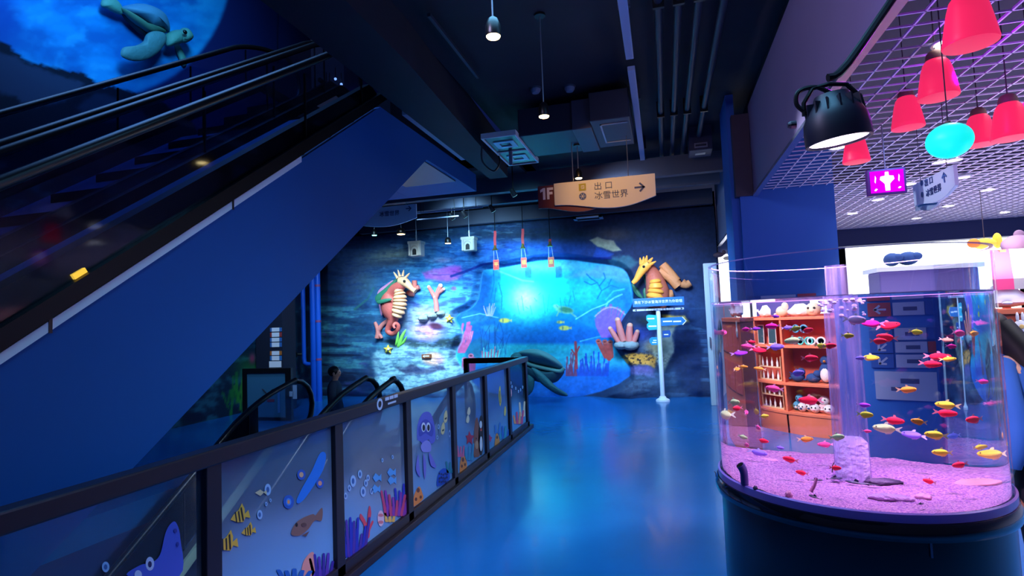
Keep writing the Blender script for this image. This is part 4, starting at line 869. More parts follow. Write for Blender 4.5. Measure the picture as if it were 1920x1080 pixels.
# ------------------------------------------------------------------ white castle lanterns
def lantern(px_, py_, w, h, Y, lab):
    c = ony(px_, py_, Y); t = thing('castle_lantern', lab, 'lantern', (c[0],Y,4.05), 'white castle lanterns'); x0,x1 = c[0]-w/2, c[0]+w/2
    m = mat('lantern_white', (170,164,158), .6); d = w*.8; b = MB().box(x0,x1,Y-d/2,Y+d/2,c[2]-h/2,c[2]+h/2); body = obj('body', b, m, t, bevel=.02)
    obj('cornice', MB().box(x0-.012,x1+.012,Y-d/2-.012,Y+d/2+.012,c[2]+h/2-.06,c[2]+h/2), m, t, bevel=.008)
    dr = [(-.045,-h*.42),(.045,-h*.42),(.045,-h*.16)]+[(.045*math.cos(a),-h*.16+.05*math.sin(a)) for a in np.linspace(0,math.pi,8)]
    obj('doorway', MB().prism([(c[0]+x,Y-d/2-.004,c[2]+z) for x,z in dr], (0,.002,0)), M_black, t)
    obj('arch_trim', MB().tube([(c[0]+.085*math.cos(a),Y-d/2-.006,c[2]-h*.14+.10*math.sin(a)) for a in np.linspace(0,math.pi,10)],.008,6), mat('lantern_trim', (160,150,140), .6), t)
    for s in (-1,1): obj('pilaster', MB().box(c[0]+s*w*.38-.02,c[0]+s*w*.38+.02,Y-d/2-.02,Y-d/2,c[2]-h*.45,c[2]+h*.36), m, t)
    obj('hanger', MB().tube([(c[0],Y,c[2]+h/2),(c[0],Y,c[2]+h/2+.14)],.02,8).tube([(c[0],Y,c[2]+h/2+.1),(c[0],Y,4.06)],.008,6), M_steel, t)
lantern(781,467,.285,.325,11.05,'white castle-shaped lantern beside the warm bulb, the one over the striped seahorse'); lantern(880,458,.275,.295,11.05,'white castle-shaped lantern nearer the red ribbon chimes')
# ------------------------------------------------------------------ red ribbon chimes with cards
M_red = mat('ribbon_red', (190,30,44), .6); M_card = mat('card_red', (226,46,40), .5); M_gold = mat('card_gold', (250,190,70), .5); M_brass = mat('bell_brass', (190,160,90), .3, metal=.8)
def chime(px_, ptop, pbell, pcard0, pcard1, ch, lab, lean=0):
    Y = 11.2; tp = ony(px_-lean, ptop, Y); bl_ = ony(px_, pbell, Y); c0 = ony(px_+2, pcard0, Y); c1 = ony(px_+2, pcard1, Y); x = bl_[0]
    t = thing('ribbon_chime', lab, 'wind chime', (x,Y,tp[2]), 'red ribbon chimes before the mural')
    rp = [np.array([tp[0]+(x-tp[0])*f+.004*math.sin(f*9), Y, tp[2]+(bl_[2]-tp[2])*f]) for f in np.linspace(0,1,9)]
    obj('ribbon', MB().prism([p+XV*.028 for p in rp]+[p-XV*.028 for p in rp[::-1]], (0,.006,0)), M_red, t)
    obj('bell', MB().lathe([(.008,.10),(.02,.09),(.028,.05),(.045,.015),(.07,0),(.066,-.006),(.0,.01)], (x,Y,bl_[2]-.05), 20), M_brass, t, smooth=True)
    w = .062; z0, z1 = c1[2], c0[2]; card = obj('card', MB().box(c0[0]-w,c0[0]+w,Y-.004,Y+.004,z0,z1), M_card, t)
    bd = MB(); e = .008
    for q in ((c0[0]-w,c0[0]-w+e,z0,z1),(c0[0]+w-e,c0[0]+w,z0,z1),(c0[0]-w,c0[0]+w,z0,z0+e),(c0[0]-w,c0[0]+w,z1-e,z1)): bd.box(q[0],q[1],Y-.006,Y-.004,q[2],q[3])
    obj('card_border', bd, mat('card_edge', (240,90,80), .5), card)
    text('lettering', ch, .10, (c0[0],Y-.007,(z0+z1)/2), XV, Z, M_gold, card)
    obj('string', MB().tube([(x-.03,Y,bl_[2]-.05),(c0[0]-.045,Y,z1)],.003,5), M_wtxt, t); obj('string', MB().tube([(x+.03,Y,bl_[2]-.05),(c0[0]+.045,Y,z1)],.003,5), M_wtxt, t)
    obj('hook_fitting', MB().tube([tp+Z*.0, (tp[0],Y,4.06)],.008,6), M_black, t)
chime(928,433,464,487,506,'平','red ribbon chime nearest the castle lanterns'); chime(980,429,461,483,502,'福','red ribbon chime in the middle, its card reading 福'); chime(1031,448,457,482,501,'意','red chime with the short ribbon, nearest the right seahorse')
# ------------------------------------------------------------------ sculpted relief figures
def puff(mb, outline, fn, nrm, h, rings=7, back=.4, smoothn=5, cen=None):
    O = [np.asarray(fn(*p), float) for p in (smooth_path(outline, smoothn, True) if smoothn else outline)]; n = len(O); nrm = np.asarray(nrm, float)
    c = np.mean(O, 0) if cen is None else np.asarray(fn(*cen), float)
    V = []; 
    for side, hh in ((1, h), (-1, -h*back)):
        for i in range(rings):
            s = math.cos(i/rings*math.pi/2) if i else 1.0
            if side < 0 and i == 0: continue
            for p in O: V.append(c+(p-c)*s + nrm*hh*math.sqrt(max(0, 1-s*s)))
        V.append(c+nrm*hh)
    Fs = []; top = rings*n
    for i in range(rings-1):
        for j in range(n): Fs.append((i*n+j, i*n+(j+1)%n, (i+1)*n+(j+1)%n, (i+1)*n+j))
    for j in range(n): Fs.append(((rings-1)*n+j, (rings-1)*n+(j+1)%n, top))
    o = top+1; idx = lambda i, j: j % n if i == 0 else o+(i-1)*n+(j % n)
    for i in range(rings-1):
        for j in range(n): Fs.append((idx(i,j+1), idx(i,j), idx(i+1,j), idx(i+1,j+1)))
    last = o+(rings-1)*n
    for j in range(n): Fs.append((idx(rings-1,j+1), idx(rings-1,j), last))
    return mb.add(V, Fs)
PXM = lambda Y: Y/1050.0*1.02
def yplane(Y): return lambda x, y: ony(x, y, Y)
def ptube(mb, P, rpx, Y, n=12, dy=None, k=None):
    """tube through photograph points at depth Y (optionally its own depth per point)"""
    D = dy or [0]*len(P); pts = [ony(p[0], p[1], Y+D[i]) for i, p in enumerate(P)]; m = 4
    pts = smooth_path(pts, m); r = rpx if not np.isscalar(rpx) else [rpx]*len(P); R = np.interp(np.linspace(0, len(P)-1, len(pts)), range(len(P)), r)*Y/1050.0
    if k: R = R*(1+k*np.sin(np.arange(len(R))*math.pi/1.0))
    return mb.tube(pts, list(R), n)
NY = np.array([0,-1.,0])
M_sh_back = mat('seahorse_back', (206,92,84), .55, bump=.4, bscale=30); M_sh_belly = mat('seahorse_belly', (226,170,128), .55); M_fin = mat('seahorse_fin', (216,130,170), .55); M_leaf = mat('weed_green', (46,110,84), .55); M_leaf2 = mat('weed_lime', (120,196,80), .55)
M_cor_pink = mat('coral_pink', (226,124,116), .6, bump=.4, bscale=40); M_cor_tip = mat('coral_cream', (244,214,190), .6); M_cor_or = mat('coral_orange', (214,140,86), .6, bump=.4, bscale=40); M_rubble = mat('rubble', (150,160,160), .8, bump=.8, bscale=18)
M_sh_or = mat('seahorse_orange', (246,170,66), .5); M_sh_brown = mat('seahorse_brown', (180,96,74), .55, bump=.4, bscale=30)
def plates(path, w, Y, n=9, off=-.10):
    mb = MB(); pts = smooth_path([ony(p[0], p[1], Y+off) for p in path], 8); ws = np.interp(np.linspace(0, len(path)-1, len(pts)), range(len(path)), w)*Y/1050
    idx = np.linspace(0, len(pts)-2, n+1).astype(int)
    for a, b in zip(idx[:-1], idx[1:]):
        p0, p1 = pts[a], pts[b]; d = p1-p0; L = np.linalg.norm(d); d = d/L
        mb.lathe([(0,-.1*L),(ws[a]*.80,.0),(ws[a]*1.06,L*.55),(ws[a]*1.02,L*.80),(ws[a]*.78,L*1.02),(0,L*1.05)], p0, 16, d)
    return mb
# striped seahorse over the pale ledge
YS = wallY(740,570)-.16
t = thing('seahorse_sculpture', 'pink and cream striped seahorse sculpture on the mural above the yellow starfish ledge', 'sculpture', ony(740,620,YS))
body = obj('body', ptube(MB(), [(757,527),(750,537),(738,548),(732,566),(734,584),(736,600),(729,612),(727,621),(735,626),(744,621),(747,611),(742,606),(738,611),(741,616)], [8,11,16,21,19,11,6,5.5,5,4.5,4,3.5,3,2], YS, 16, [-.2,-.15,0,0,0,0,0,0,-.02,-.06,-.1,-.14,-.18,-.2], .05), M_sh_back, t, smooth=True)
obj('belly_plates', plates([(746,538),(750,556),(749,576),(743,596)], [8,14,14,7], YS, 9, -.16), M_sh_belly, t, smooth=True, label='cream ridged belly plates')
obj('head', ptube(MB(), [(748,526),(757,528),(764,533),(772,541),(779,546)], [7,10,8,5,5.5], YS-.22, 14), M_sh_belly, t, smooth=True)
cr = MB()
for a, b in (((746,522),(738,510)),((750,519),(746,506)),((755,518),(757,506)),((760,521),(768,512))): ptube(cr, [a, ((a[0]+b[0])/2,(a[1]+b[1])/2), b], [3.2,2.4,.8], YS-.24, 8)
obj('crest', cr, M_sh_belly, t, smooth=True)
obj('eye', MB().ell(ony(758,527,YS-.33), .03, 12, 8), M_black, t, smooth=True)
obj('dorsal_fin', puff(MB(), [(708,548),(726,532),(738,526),(734,545),(724,566),(716,592),(711,575)], yplane(YS+.02), NY, .05), M_fin, t, smooth=True)
obj('weed_strand', puff(MB(), [(704,556),(722,540),(744,521),(746,525),(728,548),(708,566)], yplane(YS-.12), NY, .03), M_leaf, t, smooth=True); obj('weed_strand', puff(MB(), [(706,565),(722,560),(734,560),(732,564),(712,570)], yplane(YS-.25), NY, .03), M_leaf, t, smooth=True)
# orange seahorse behind the guide post
YS = min(wallY(1230,545)-.14, 11.5)
t = thing('seahorse_sculpture', 'orange seahorse sculpture on the mural just above the blue guide board', 'sculpture', ony(1230,570,YS))
obj('body', ptube(MB(), [(1213,498),(1222,512),(1228,528),(1232,545),(1233,562),(1230,578)], [9,13,17,21,20,15], YS, 16, [-.1,0,0,0,0,0], .05), M_sh_brown, t, smooth=True)
obj('belly_plates', plates([(1228,524),(1230,540),(1228,556),(1224,572)], [10,14,15,12], YS, 5, -.16), M_sh_or, t, smooth=True, label='bright orange belly plates')
obj('head', ptube(MB(), [(1216,494),(1207,502),(1200,512),(1193,524),(1186,531)], [8,9,7,5,3.5], YS-.22, 14), M_sh_or, t, smooth=True)
cr = MB()
for a, b in (((1202,496),(1200,483)),((1206,494),(1207,481)),((1211,492),(1213,479)),((1216,492),(1224,483)),((1217,497),(1230,490))): ptube(cr, [a, ((a[0]+b[0])/2,(a[1]+b[1])/2), b], [3.4,2.6,.9], YS-.24, 8)
obj('crest', cr, M_sh_or, t, smooth=True); obj('eye', MB().ell(ony(1207,500,YS-.31), .028, 12, 8), M_black, t, smooth=True)
def coral_thing(label, strokes, Y, m, name='coral_sculpture', tip=None, base=None):
    P = ony(strokes[0][0][0][0], strokes[0][0][0][1], Y); t = thing(name, label, 'sculpture', P)
    for i, (pts, r) in enumerate(strokes): obj('branch', ptube(MB(), pts, r, Y, 12), m, t, smooth=True)
    if tip:
        for (pts, r) in strokes: obj('branch_tip', MB().ell(ony(pts[-1][0], pts[-1][1], Y), r[-1]*Y/1050*1.05, 10, 8), tip, t, smooth=True)
    if base:
        mb = MB(); rr = random.Random(3)
        for (x, y, r) in base: mb.ell(ony(x, y, Y+.05), (r*Y/1050, .18, r*.6*Y/1050), 10, 7)
        obj('rock_base', mb, M_rubble, t, smooth=True)
    return t
coral_thing('forked pink coral with cream tips on the mural between seahorse and cave', [([(819,584),(818,570),(816,557)],[5.5,5,5]),([(816,558),(810,548),(804,538)],[5,4,3.4]),([(817,558),(822,546),(826,536)],[5,5,4.6]),([(823,548),(828,545),(832,542)],[4,3.6,3])], wallY(818,565)-.05, M_cor_pink, tip=M_cor_tip, base=[(795,597,12),(812,592,12),(828,588,10)])
coral_thing('knobbly pink coral fingers before the striped seahorse snout', [([(770,552),(772,546),(786,538)],[6,5.5,4.6]),([(776,546),(777,535),(777,526)],[5.5,5.5,5.5]),([(764,548),(770,551),(776,552)],[5,5,4])], wallY(775,545)-.07, M_cor_pink)
coral_thing('salmon branching coral left of the striped seahorse tail', [([(707,634),(709,620),(703,604)],[5,5,3]),([(709,620),(718,608),(731,599)],[5,4.6,4]),([(706,630),(712,628),(716,634)],[4,3.5,3])], wallY(710,620)-.05, M_cor_pink)
coral_thing('thick tan finger corals right of the orange seahorse', [([(1272,537),(1256,520),(1236,508)],[9,9,8]),([(1268,528),(1252,508),(1242,496)],[9,9,8]),([(1278,530),(1286,534),(1294,530)],[8,7,6]),([(1250,560),(1256,552),(1262,550)],[9,9,6])], wallY(1265,530)-.09, M_cor_or, base=[(1246,555,9)])
coral_thing('ridged pale pink tube corals on a rock left of the guide post', [([(1160,642),(1152,629),(1144,616)],[4,5,4]),([(1169,640),(1163,620),(1158,600)],[6,6.5,5]),([(1180,640),(1180,625),(1181,611)],[6.5,6.5,5.5]),([(1188,641),(1192,631),(1195,622)],[5,5,4])], wallY(1170,630)-.07, M_cor_pink, tip=mat('coral_salmon', (240,170,140), .6), base=[(1165,647,14),(1182,647,16)])
def weed(label, leaves, Y, m):
    t = thing('seaweed_sculpture', label, 'sculpture', ony(leaves[0][0][0], leaves[0][0][1], Y))
    for P in leaves: obj('leaf', puff(MB(), P, yplane(Y), NY, .03), m, t, smooth=True)
weed('lime green seaweed blades under the striped seahorse tail', [[(744,650),(750,632),(756,622),(762,618),(756,634),(750,650)],[(741,648),(744,630),(748,622),(747,640)],[(750,648),(758,636),(764,630),(758,644)]], 11.05, M_leaf2)
weed('dark green seaweed left of the orange seahorse', [[(1184,532),(1190,535),(1200,548),(1206,560),(1196,556),(1188,546)],[(1204,512),(1212,520),(1216,535),(1212,540),(1208,526)],[(1205,545),(1210,540),(1214,556),(1208,560)]], wallY(1200,545)-.04, M_leaf)
def star(label, x, y, r, Y, m):
    t = thing('starfish_sculpture', label, 'sculpture', ony(x,y,Y)); O = []
    for k in range(10): a = k*math.pi/5-.3; q = r if k % 2 == 0 else r*.5; O.append((x+q*math.cos(a), y+q*math.sin(a)))
    obj('body', puff(MB(), O, yplane(Y), NY, .06, smoothn=3), m, t, smooth=True); obj('bumps', MB().ell(ony(x,y,Y-.07),.03,10,6), M_cor_tip, t, smooth=True)
star('yellow starfish sculpture right of the forked pink coral', 843, 598, 9, wallY(843,598)-.03, mat('star_yellow', (250,206,70), .6)); star('yellow starfish sculpture on the ledge below the lime seaweed', 728, 655, 9, wallY(728,655)-.03, mat('star_yellow', (250,206,70), .6))
pl = thing('arrow_plaque', 'small brown plaque with a white arrow on the peach painted shell', 'plaque', ony(799,669,wallY(799,669)))
YP = wallY(799,669)-.03
a_, b_ = ony(791,672,YP), ony(808,664,YP); obj('board', MB().box(a_[0],b_[0],YP-.02,YP+.05,a_[2],b_[2]), mat('plaque_brown', (130,72,44), .5), pl, bevel=.008)
ar = MB(); c = ony(794.5,668,YP-.025); ar.prism([(c[0]-.03,YP-.022,c[2]),(c[0]+.02,YP-.022,c[2]+.03),(c[0]+.02,YP-.022,c[2]-.03)],(0,.002,0))
obj('arrow', ar, M_white, pl); obj('print', MB().box(c[0]+.03,c[0]+.13,YP-.023,YP-.021,c[2]-.01,c[2]+.015), M_white, pl)
# green turtle at the foot of the cave
YT = 10.45; f = yplane(YT)
M_shell = mat('turtle_shell', (96,136,140), .6, bump=.4, bscale=7); M_skin = mat('turtle_skin', (58,104,112), .65, bump=.6, bscale=26); M_belly = mat('turtle_belly', (46,78,92), .7)
t = thing('turtle_sculpture', 'big dark green sea turtle sculpture lying at the foot of the mural cave', 'sculpture', ony(1010,735,YT))
obj('shell', puff(MB(), [(968,668),(985,660),(1008,659),(1030,666),(1048,678),(1057,690),(1050,694),(1030,690),(1008,686),(990,680)], f, np.array([0,-.9,.45]), .34, rings=9), M_shell, t, smooth=True)
obj('shell_rim', MB().tube(smooth_path([ony(x,y,YT-.12) for x,y in ((975,672),(990,682),(1010,688),(1032,693),(1050,696),(1058,690))], 5), .035, 8), mat('turtle_rim', (104,140,140), .6), t, smooth=True)
obj('plastron', puff(MB(), [(972,676),(992,684),(1030,694),(1057,694),(1052,708),(1038,718),(1010,716),(985,702)], yplane(YT+.08), NY, .28), M_belly, t, smooth=True)
obj('front_flipper', puff(MB(), [(996,690),(1010,694),(1026,708),(1044,726),(1063,738),(1062,743),(1046,740),(1026,728),(1008,712)], yplane(YT-.35), NY, .08), M_skin, t, smooth=True)
obj('rear_flipper', puff(MB(), [(990,700),(1002,706),(1000,730),(990,742),(985,735)], yplane(YT-.1), NY, .07), M_skin, t, smooth=True)
obj('head', puff(MB(), [(958,668),(966,661),(976,662),(980,672),(972,680),(961,678)], yplane(YT-.15), NY, .14), M_skin, t, smooth=True)
# swimming turtle on the moonlit wall
XT = -8.06; f = lambda x, y: onx(x, y, XT); NXp = np.array([1.,-.25,-.15])
M_ts = mat('moon_turtle_shell', (84,140,176), .6, bump=.5, bscale=6); M_tk = mat('moon_turtle_skin', (96,160,150), .6, bump=.5, bscale=18); M_td = mat('moon_turtle_under', (40,70,70), .7)
t = thing('turtle_sculpture', 'swimming sea turtle sculpture before the moon on the upper side wall', 'sculpture', onx(275,60,XT))
obj('shell', puff(MB(), [(226,14),(246,8),(266,8),(288,16),(304,28),(312,44),(314,62),(300,54),(280,56),(262,44),(242,32),(230,24)], f, NXp, .30, rings=9), M_ts, t, smooth=True)
obj('shell_edge', puff(MB(), [(227,15),(244,31),(264,45),(282,56),(300,54),(312,60),(300,62),(280,62),(262,51),(243,36),(230,22)], lambda x, y: onx(x,y,XT+.06), NXp, .14), mat('moon_turtle_rim', (90,136,120), .6), t, smooth=True)
obj('plastron', puff(MB(), [(228,20),(244,36),(262,52),(280,66),(274,70),(258,60),(240,42),(230,30)], lambda x, y: onx(x,y,XT-.05), NXp, .12), M_td, t, smooth=True)
obj('front_flipper', puff(MB(), [(275,64),(290,58),(308,62),(312,74),(304,90),(290,104),(268,114),(246,114),(228,106),(227,94),(234,88),(252,86),(268,78)], lambda x, y: onx(x,y,XT+.16), NXp, .10), mat('moon_flipper', (86,140,150), .6, bump=.6, bscale=14), t, smooth=True)
obj('rear_flipper', puff(MB(), [(189,4),(196,-6),(210,-6),(224,6),(230,18),(228,28),(214,24),(198,16),(190,12)], f, NXp, .09), M_tk, t, smooth=True)
obj('far_flipper', puff(MB(), [(326,84),(334,82),(343,98),(350,114),(347,124),(341,122),(334,106)], lambda x, y: onx(x,y,XT-.1), NXp, .06), M_tk, t, smooth=True)
obj('neck', puff(MB(), [(310,66),(322,58),(336,56),(344,64),(340,80),(326,86),(312,86)], lambda x, y: onx(x,y,XT+.08), NXp, .15), M_tk, t, smooth=True)
hd = obj('head', puff(MB(), [(336,58),(344,52),(352,56),(359,68),(358,74),(350,80),(341,80),(335,72)], lambda x, y: onx(x,y,XT+.12), NXp, .16), M_tk, t, smooth=True)
obj('eye', MB().ell(onx(347,60,XT+.30), (.03,.04,.035), 10, 8), M_black, hd, smooth=True); obj('beak_line', MB().tube(smooth_path([onx(x,y,XT+.28) for x,y in ((358,71),(352,74),(346,73))],4), .008, 6), M_td, hd)
# ------------------------------------------------------------------ guide post
YG = 11.0; B = onz(1243,752,0); bx = B[0]; YG = B[1]
gp = thing('guide_post', 'white guide post with a blue title board and small arrow boards', 'sign post', (bx,YG,0))
top = ony(1232,584,YG)
obj('pole', MB().tube([(bx,YG,.03),(bx,YG,top[2]+.02)], .042, 16), M_white, gp, smooth=True); obj('foot', MB().lathe([(0,0),(.13,0),(.125,.03),(.07,.06),(.055,.09),(0,.09)], (bx,YG,0), 24), M_white, gp, smooth=True)
def board(x0, y0, x1, y1, m, dy=0, nm='board', pts=None):
    a, b = ony(x0,y1,YG+dy), ony(x1,y0,YG+dy); return obj(nm, MB().box(a[0],b[0],YG-.055+dy,YG-.035+dy,a[2],b[2]), m, gp, bevel=.003), a, b
M_sb = mat('board_blue', (26,104,190), .5); M_teal = mat('board_teal', (40,170,186), .5); M_nb = mat('board_navy', (26,74,140), .5); M_lb = mat('board_pale', (196,200,222), .5); M_whink = mat('white_ink', (236,240,250), .5, emit=(255,255,255), es=.12)
o, a, b = board(1187,556,1282,576,M_sb); text('lettering', '我在下沙冰雪海洋世界为你歌唱', .063, ((a[0]+b[0])/2,YG-.057,(a[2]+b[2])/2), XV, Z, M_whink, gp)
o, a2_, b2_ = board(1187,576.5,1282,584,M_lb); zz = (a2_[2]+b2_[2])/2; text('lettering', '1F 下沙奥莱冰雪海洋世界', .052, ((a[0]+b[0])/2+.02,YG-.057,zz), XV, Z, mat('ink_dark', (40,44,60), .5), gp)
tr = MB()
for s in (-1, 1): xx = (a[0]+b[0])/2+s*.42; tr.prism([(xx+s*.022,YG-.057,zz),(xx-s*.018,YG-.057,zz+.022),(xx-s*.018,YG-.057,zz-.022)],(0,.002,0))
obj('direction_triangle', tr, mat('ink_dark', (40,44,60), .5), gp)
def flag(P, m, bars, mb_=M_whink):
    pts = [ony(x,y,YG) for x,y in P]; obj('arrow_board', MB().prism([(p[0],YG-.05,p[2]) for p in pts],(0,.02,0)), m, gp)
    k = MB()
    for x0,y0,x1,y1 in bars: a_, b_ = ony(x0,y1,YG), ony(x1,y0,YG); k.box(a_[0],b_[0],YG-.053,YG-.05,a_[2],b_[2])
    obj('print', k, mb_, gp)
flag([(1212,592),(1216,590),(1231,591),(1232,603),(1216,604),(1212,600)],M_teal,[(1214,596,1227,599)])
flag([(1213,608),(1217,604),(1232,603),(1232,618),(1217,619),(1213,614)],M_teal,[(1216,610,1231,613)])
flag([(1239,596),(1279,594),(1286,601),(1279,609),(1240,611)],mat('board_mid', (30,110,170), .5),[(1243,601,1260,604),(1262,601,1277,604)])
obj('arrow_outline', MB().tube([ony(1279,594,YG-.05),ony(1286.5,601.5,YG-.05),ony(1280,609,YG-.05)],.008,6), M_whink, gp)
flag([(1242,620),(1256,619),(1258,626),(1256,632),(1242,633)],M_nb,[(1245,626,1253,628)])
flag([(1218,635),(1222,632),(1232,632),(1233,646),(1222,647),(1218,641)],mat('board_teal2', (30,140,180), .5),[(1225,637,1231,639),(1223,641,1231,643)])
# ------------------------------------------------------------------ blue riser pipes in the far corner
M_pipe = mat('pipe_blue', (18,80,190), .35, coat=.3)
for (x, r, lab) in ((597,.06,'blue riser pipe farthest right in the mural corner, with red bands'),(588,.075,'thick blue riser pipe in the mural corner, middle of three'),(569,.05,'blue riser pipe with an elbow at its foot, leftmost in the mural corner')):
    q = ony(x, 620, 11.0); t = thing('riser_pipe', lab, 'pipe', (q[0],11.0,0))
    if x == 569: obj('run', MB().tube([(q[0],11.0,3.9),(q[0],11.0,.95),(q[0]+.02,11.0,.85),(q[0]+.10,11.0,.82),(q[0]+.22,11.0,.82)], r, 12), M_pipe, t, smooth=True); obj('valve', MB().lathe([(.0,0),(.09,0),(.09,.05),(.05,.06),(0,.06)], (q[0]-.16,10.86,1.05), 18, (.3,-1,0)), M_black, t, smooth=True); obj('valve_ring', MB().lathe([(.05,.06),(.06,.075),(.07,.06)], (q[0]-.16,10.86,1.05), 18, (.3,-1,0), cap=False), M_steel, t); obj('valve_pipe', MB().tube([(q[0]-.16,10.9,1.05),(q[0],11.0,1.05)],.03,8), M_black, t)
    else:
        obj('run', MB().tube([(q[0],11.0,0),(q[0],11.0,4.0)], r, 14), M_pipe, t, smooth=True)
        for z in (.9,1.75,2.55): obj('coupling', MB().tube([(q[0],11.0,z),(q[0],11.0,z+.05)], r*1.06, 14), mat('pipe_band', (130,60,110), .5) if x == 597 else M_pipe, t, smooth=True)
# framed glass notice panel and directory column beyond the escalators
Yp = 8.6; a, b = ony(455,800,Yp), ony(545,690,Yp); fp = thing('notice_panel', 'black framed glass notice panel with a down arrow beyond the escalators', 'panel', ((a[0]+b[0])/2,Yp,0))
x0, x1, z0, z1 = a[0], b[0], 0.0, b[2]
fr = MB(); w = .085; fr.box(x0,x0+w,Yp,Yp+.06,z0,z1).box(x1-w*1.4,x1,Yp,Yp+.06,z0,z1).box(x0+w,x1-w*1.4,Yp,Yp+.06,z1-w,z1).box(x0+w,x1-w*1.4,Yp,Yp+.06,z0,z0+.06)
obj('frame', fr, M_black, fp); obj('pane', MB().box(x0+w,x1-w*1.4,Yp+.025,Yp+.035,z0+.06,z1-w), glassmat('notice_glass', (200,220,230), .05, .05, .8, (70,124,156)), fp)
ar = MB(); q = ony(501,737,Yp); 
for s in (-1,1): ar.bar((q[0]+s*.11,Yp+.02,q[2]+.07),(q[0],Yp+.02,q[2]-.03),.004,.05,(0,1,0.001))
obj('down_arrow', ar, mat('arrow_dark', (50,46,60), .6), fp); obj('print', MB().box(q[0]-.02,q[0]+.13,Yp+.018,Yp+.022,q[2]-.16,q[2]-.11), mat('print_red', (140,50,60), .6), fp); obj('side_print', MB().box(q[0]+.2,q[0]+.25,Yp+.018,Yp+.022,q[2]-.35,q[2]+.08), mat('print_blue', (70,130,190), .6), fp)
obj('wall_tag', MB().box(x1+.05,x1+.13,Yp-.02,Yp-.01,q[2]-.1,q[2]+.14).box(x1-.02,x1+.06,Yp-.02,Yp-.01,q[2]-.06,q[2]+.03), M_white, fp)
Yd = 9.6; a, b = ony(480,700,Yd), ony(530,580,Yd); dc_ = thing('directory_column', 'dark column with white directory strips in the far corner beyond the escalators', 'directory', ((a[0]+b[0])/2,Yd,0))
obj('column_body', MB().box(a[0],b[0],Yd,Yd+.4,0,2.6), M_darkw, dc_, bevel=.01)
ys = [(614,622),(623,632),(633,641),(642,651),(658,666),(667,676)]
for i, (u0, u1) in enumerate(ys):
    p, q = ony(506,u1,Yd-.01), ony(528,u0,Yd-.01); xs = p[0]; wd = q[0]-p[0]
    obj('directory_strip', MB().box(xs+wd*.18,xs+wd*.8,Yd-.015,Yd,p[2],q[2]), mat('strip_white', (206,212,220), .5, emit=(200,214,230), es=.12), dc_)
    ci = ((60,110,170),(170,60,60),(60,110,170),(60,110,170),(200,110,50),(60,120,180))[i]; obj('strip_end', MB().box(xs+wd*.02,xs+wd*.17,Yd-.012,Yd,p[2],q[2]).box(xs+wd*.81,xs+wd,Yd-.012,Yd,p[2],q[2]), mat('strip_%d' % ci[0]+'_%d' % ci[1], ci, .5), dc_)
p, q = ony(505,689,Yd-.01), ony(527,677,Yd-.01); obj('notice_card', MB().box(p[0],q[0],Yd-.015,Yd,p[2],q[2]), mat('strip_white', (206,212,220), .5), dc_)
# ------------------------------------------------------------------ cylindrical aquarium
AZ = math.radians(15.0); TD = 2.6; TR = .484; WR = .476
TX, TY = TD*math.sin(AZ), TD*math.cos(AZ); ZB, ZS, ZW, ZR = .935, .962, 1.645, 1.80
def refr(d, n, e):
    c = -d@n; return e*d+(e*c-math.sqrt(max(0, 1-e*e*(1-c*c))))*n
def ttrace(x, y):
    """line of sight bent by the water: entry point, inside direction, inside length, exit point, outside direction"""
    d = ray(x, y); o = CAMP; a = d[0]**2+d[1]**2; b = d[0]*(o[0]-TX)+d[1]*(o[1]-TY); c = (o[0]-TX)**2+(o[1]-TY)**2-WR**2; q = b*b-a*c
    if q < 0: return None
    p = o+d*((-b-math.sqrt(q))/a); n = np.array([p[0]-TX, p[1]-TY, 0])/WR; d2 = refr(d, n, 1/1.33)
    a = d2[0]**2+d2[1]**2; b = d2[0]*(p[0]-TX)+d2[1]*(p[1]-TY); t2 = -2*b/a; p2 = p+d2*t2; n2 = -np.array([p2[0]-TX, p2[1]-TY, 0])/WR
    return p, d2, t2, p2, refr(d2, n2, 1.33)
aq = thing('aquarium', 'tall cylindrical aquarium of clear acrylic on a black round base, full of neon fish', 'aquarium', (TX, TY, 0))
C0 = (TX, TY, 0)
obj('base', MB().lathe([(0,0),(TR-.005,0),(TR-.005,.05),(TR-.002,.06),(TR-.002,.89),(0,.89)], C0, 96), mat('base_black', (9,11,20), .28, coat=.2), aq, smooth=True)
obj('base_flange', MB().lathe([(TR-.01,.875),(TR+.018,.878),(TR+.022,.89),(TR+.022,.915),(TR+.012,.93),(TR+.002,.932)], C0, 128, cap=False), mat('flange_black', (16,14,26), .12, coat=.6), aq, smooth=True)
obj('lit_collar', MB().lathe([(TR+.002,.930),(TR+.008,.932),(TR+.008,.958),(TR+.001,.962)], C0, 128, cap=False), mat('collar', (186,130,226), .2, alpha=.85), aq, smooth=True)  # lavender tint stands in for lamp light scattered at the sand's edge
obj('base_tag', MB().obox((onz(1745,998,.86)[0], onz(1745,998,.86)[1], .865) if False else (TX-.02*0+TR*math.sin(AZ*0+.16)*1.0-.0, TY-TR*math.cos(.16)-.001, .85), (.003,0,0), (0,.002,0), (0,0,.022)), M_grey, aq)
tube_ac = glassmat('clear_acrylic', (246,250,255), .03, .01)
obj('acrylic_wall', MB().lathe([(TR,.93),(TR,ZR)], C0, 128, cap=False), tube_ac, aq, smooth=True, fix=False)
obj('rim', MB().lathe([(TR-.012,ZR-.003),(TR-.012,ZR),(TR+.001,ZR),(TR+.001,ZR-.003)], C0, 128, cap=False), mat('rim_edge', (216,190,250), .2, alpha=.75), aq, smooth=True)
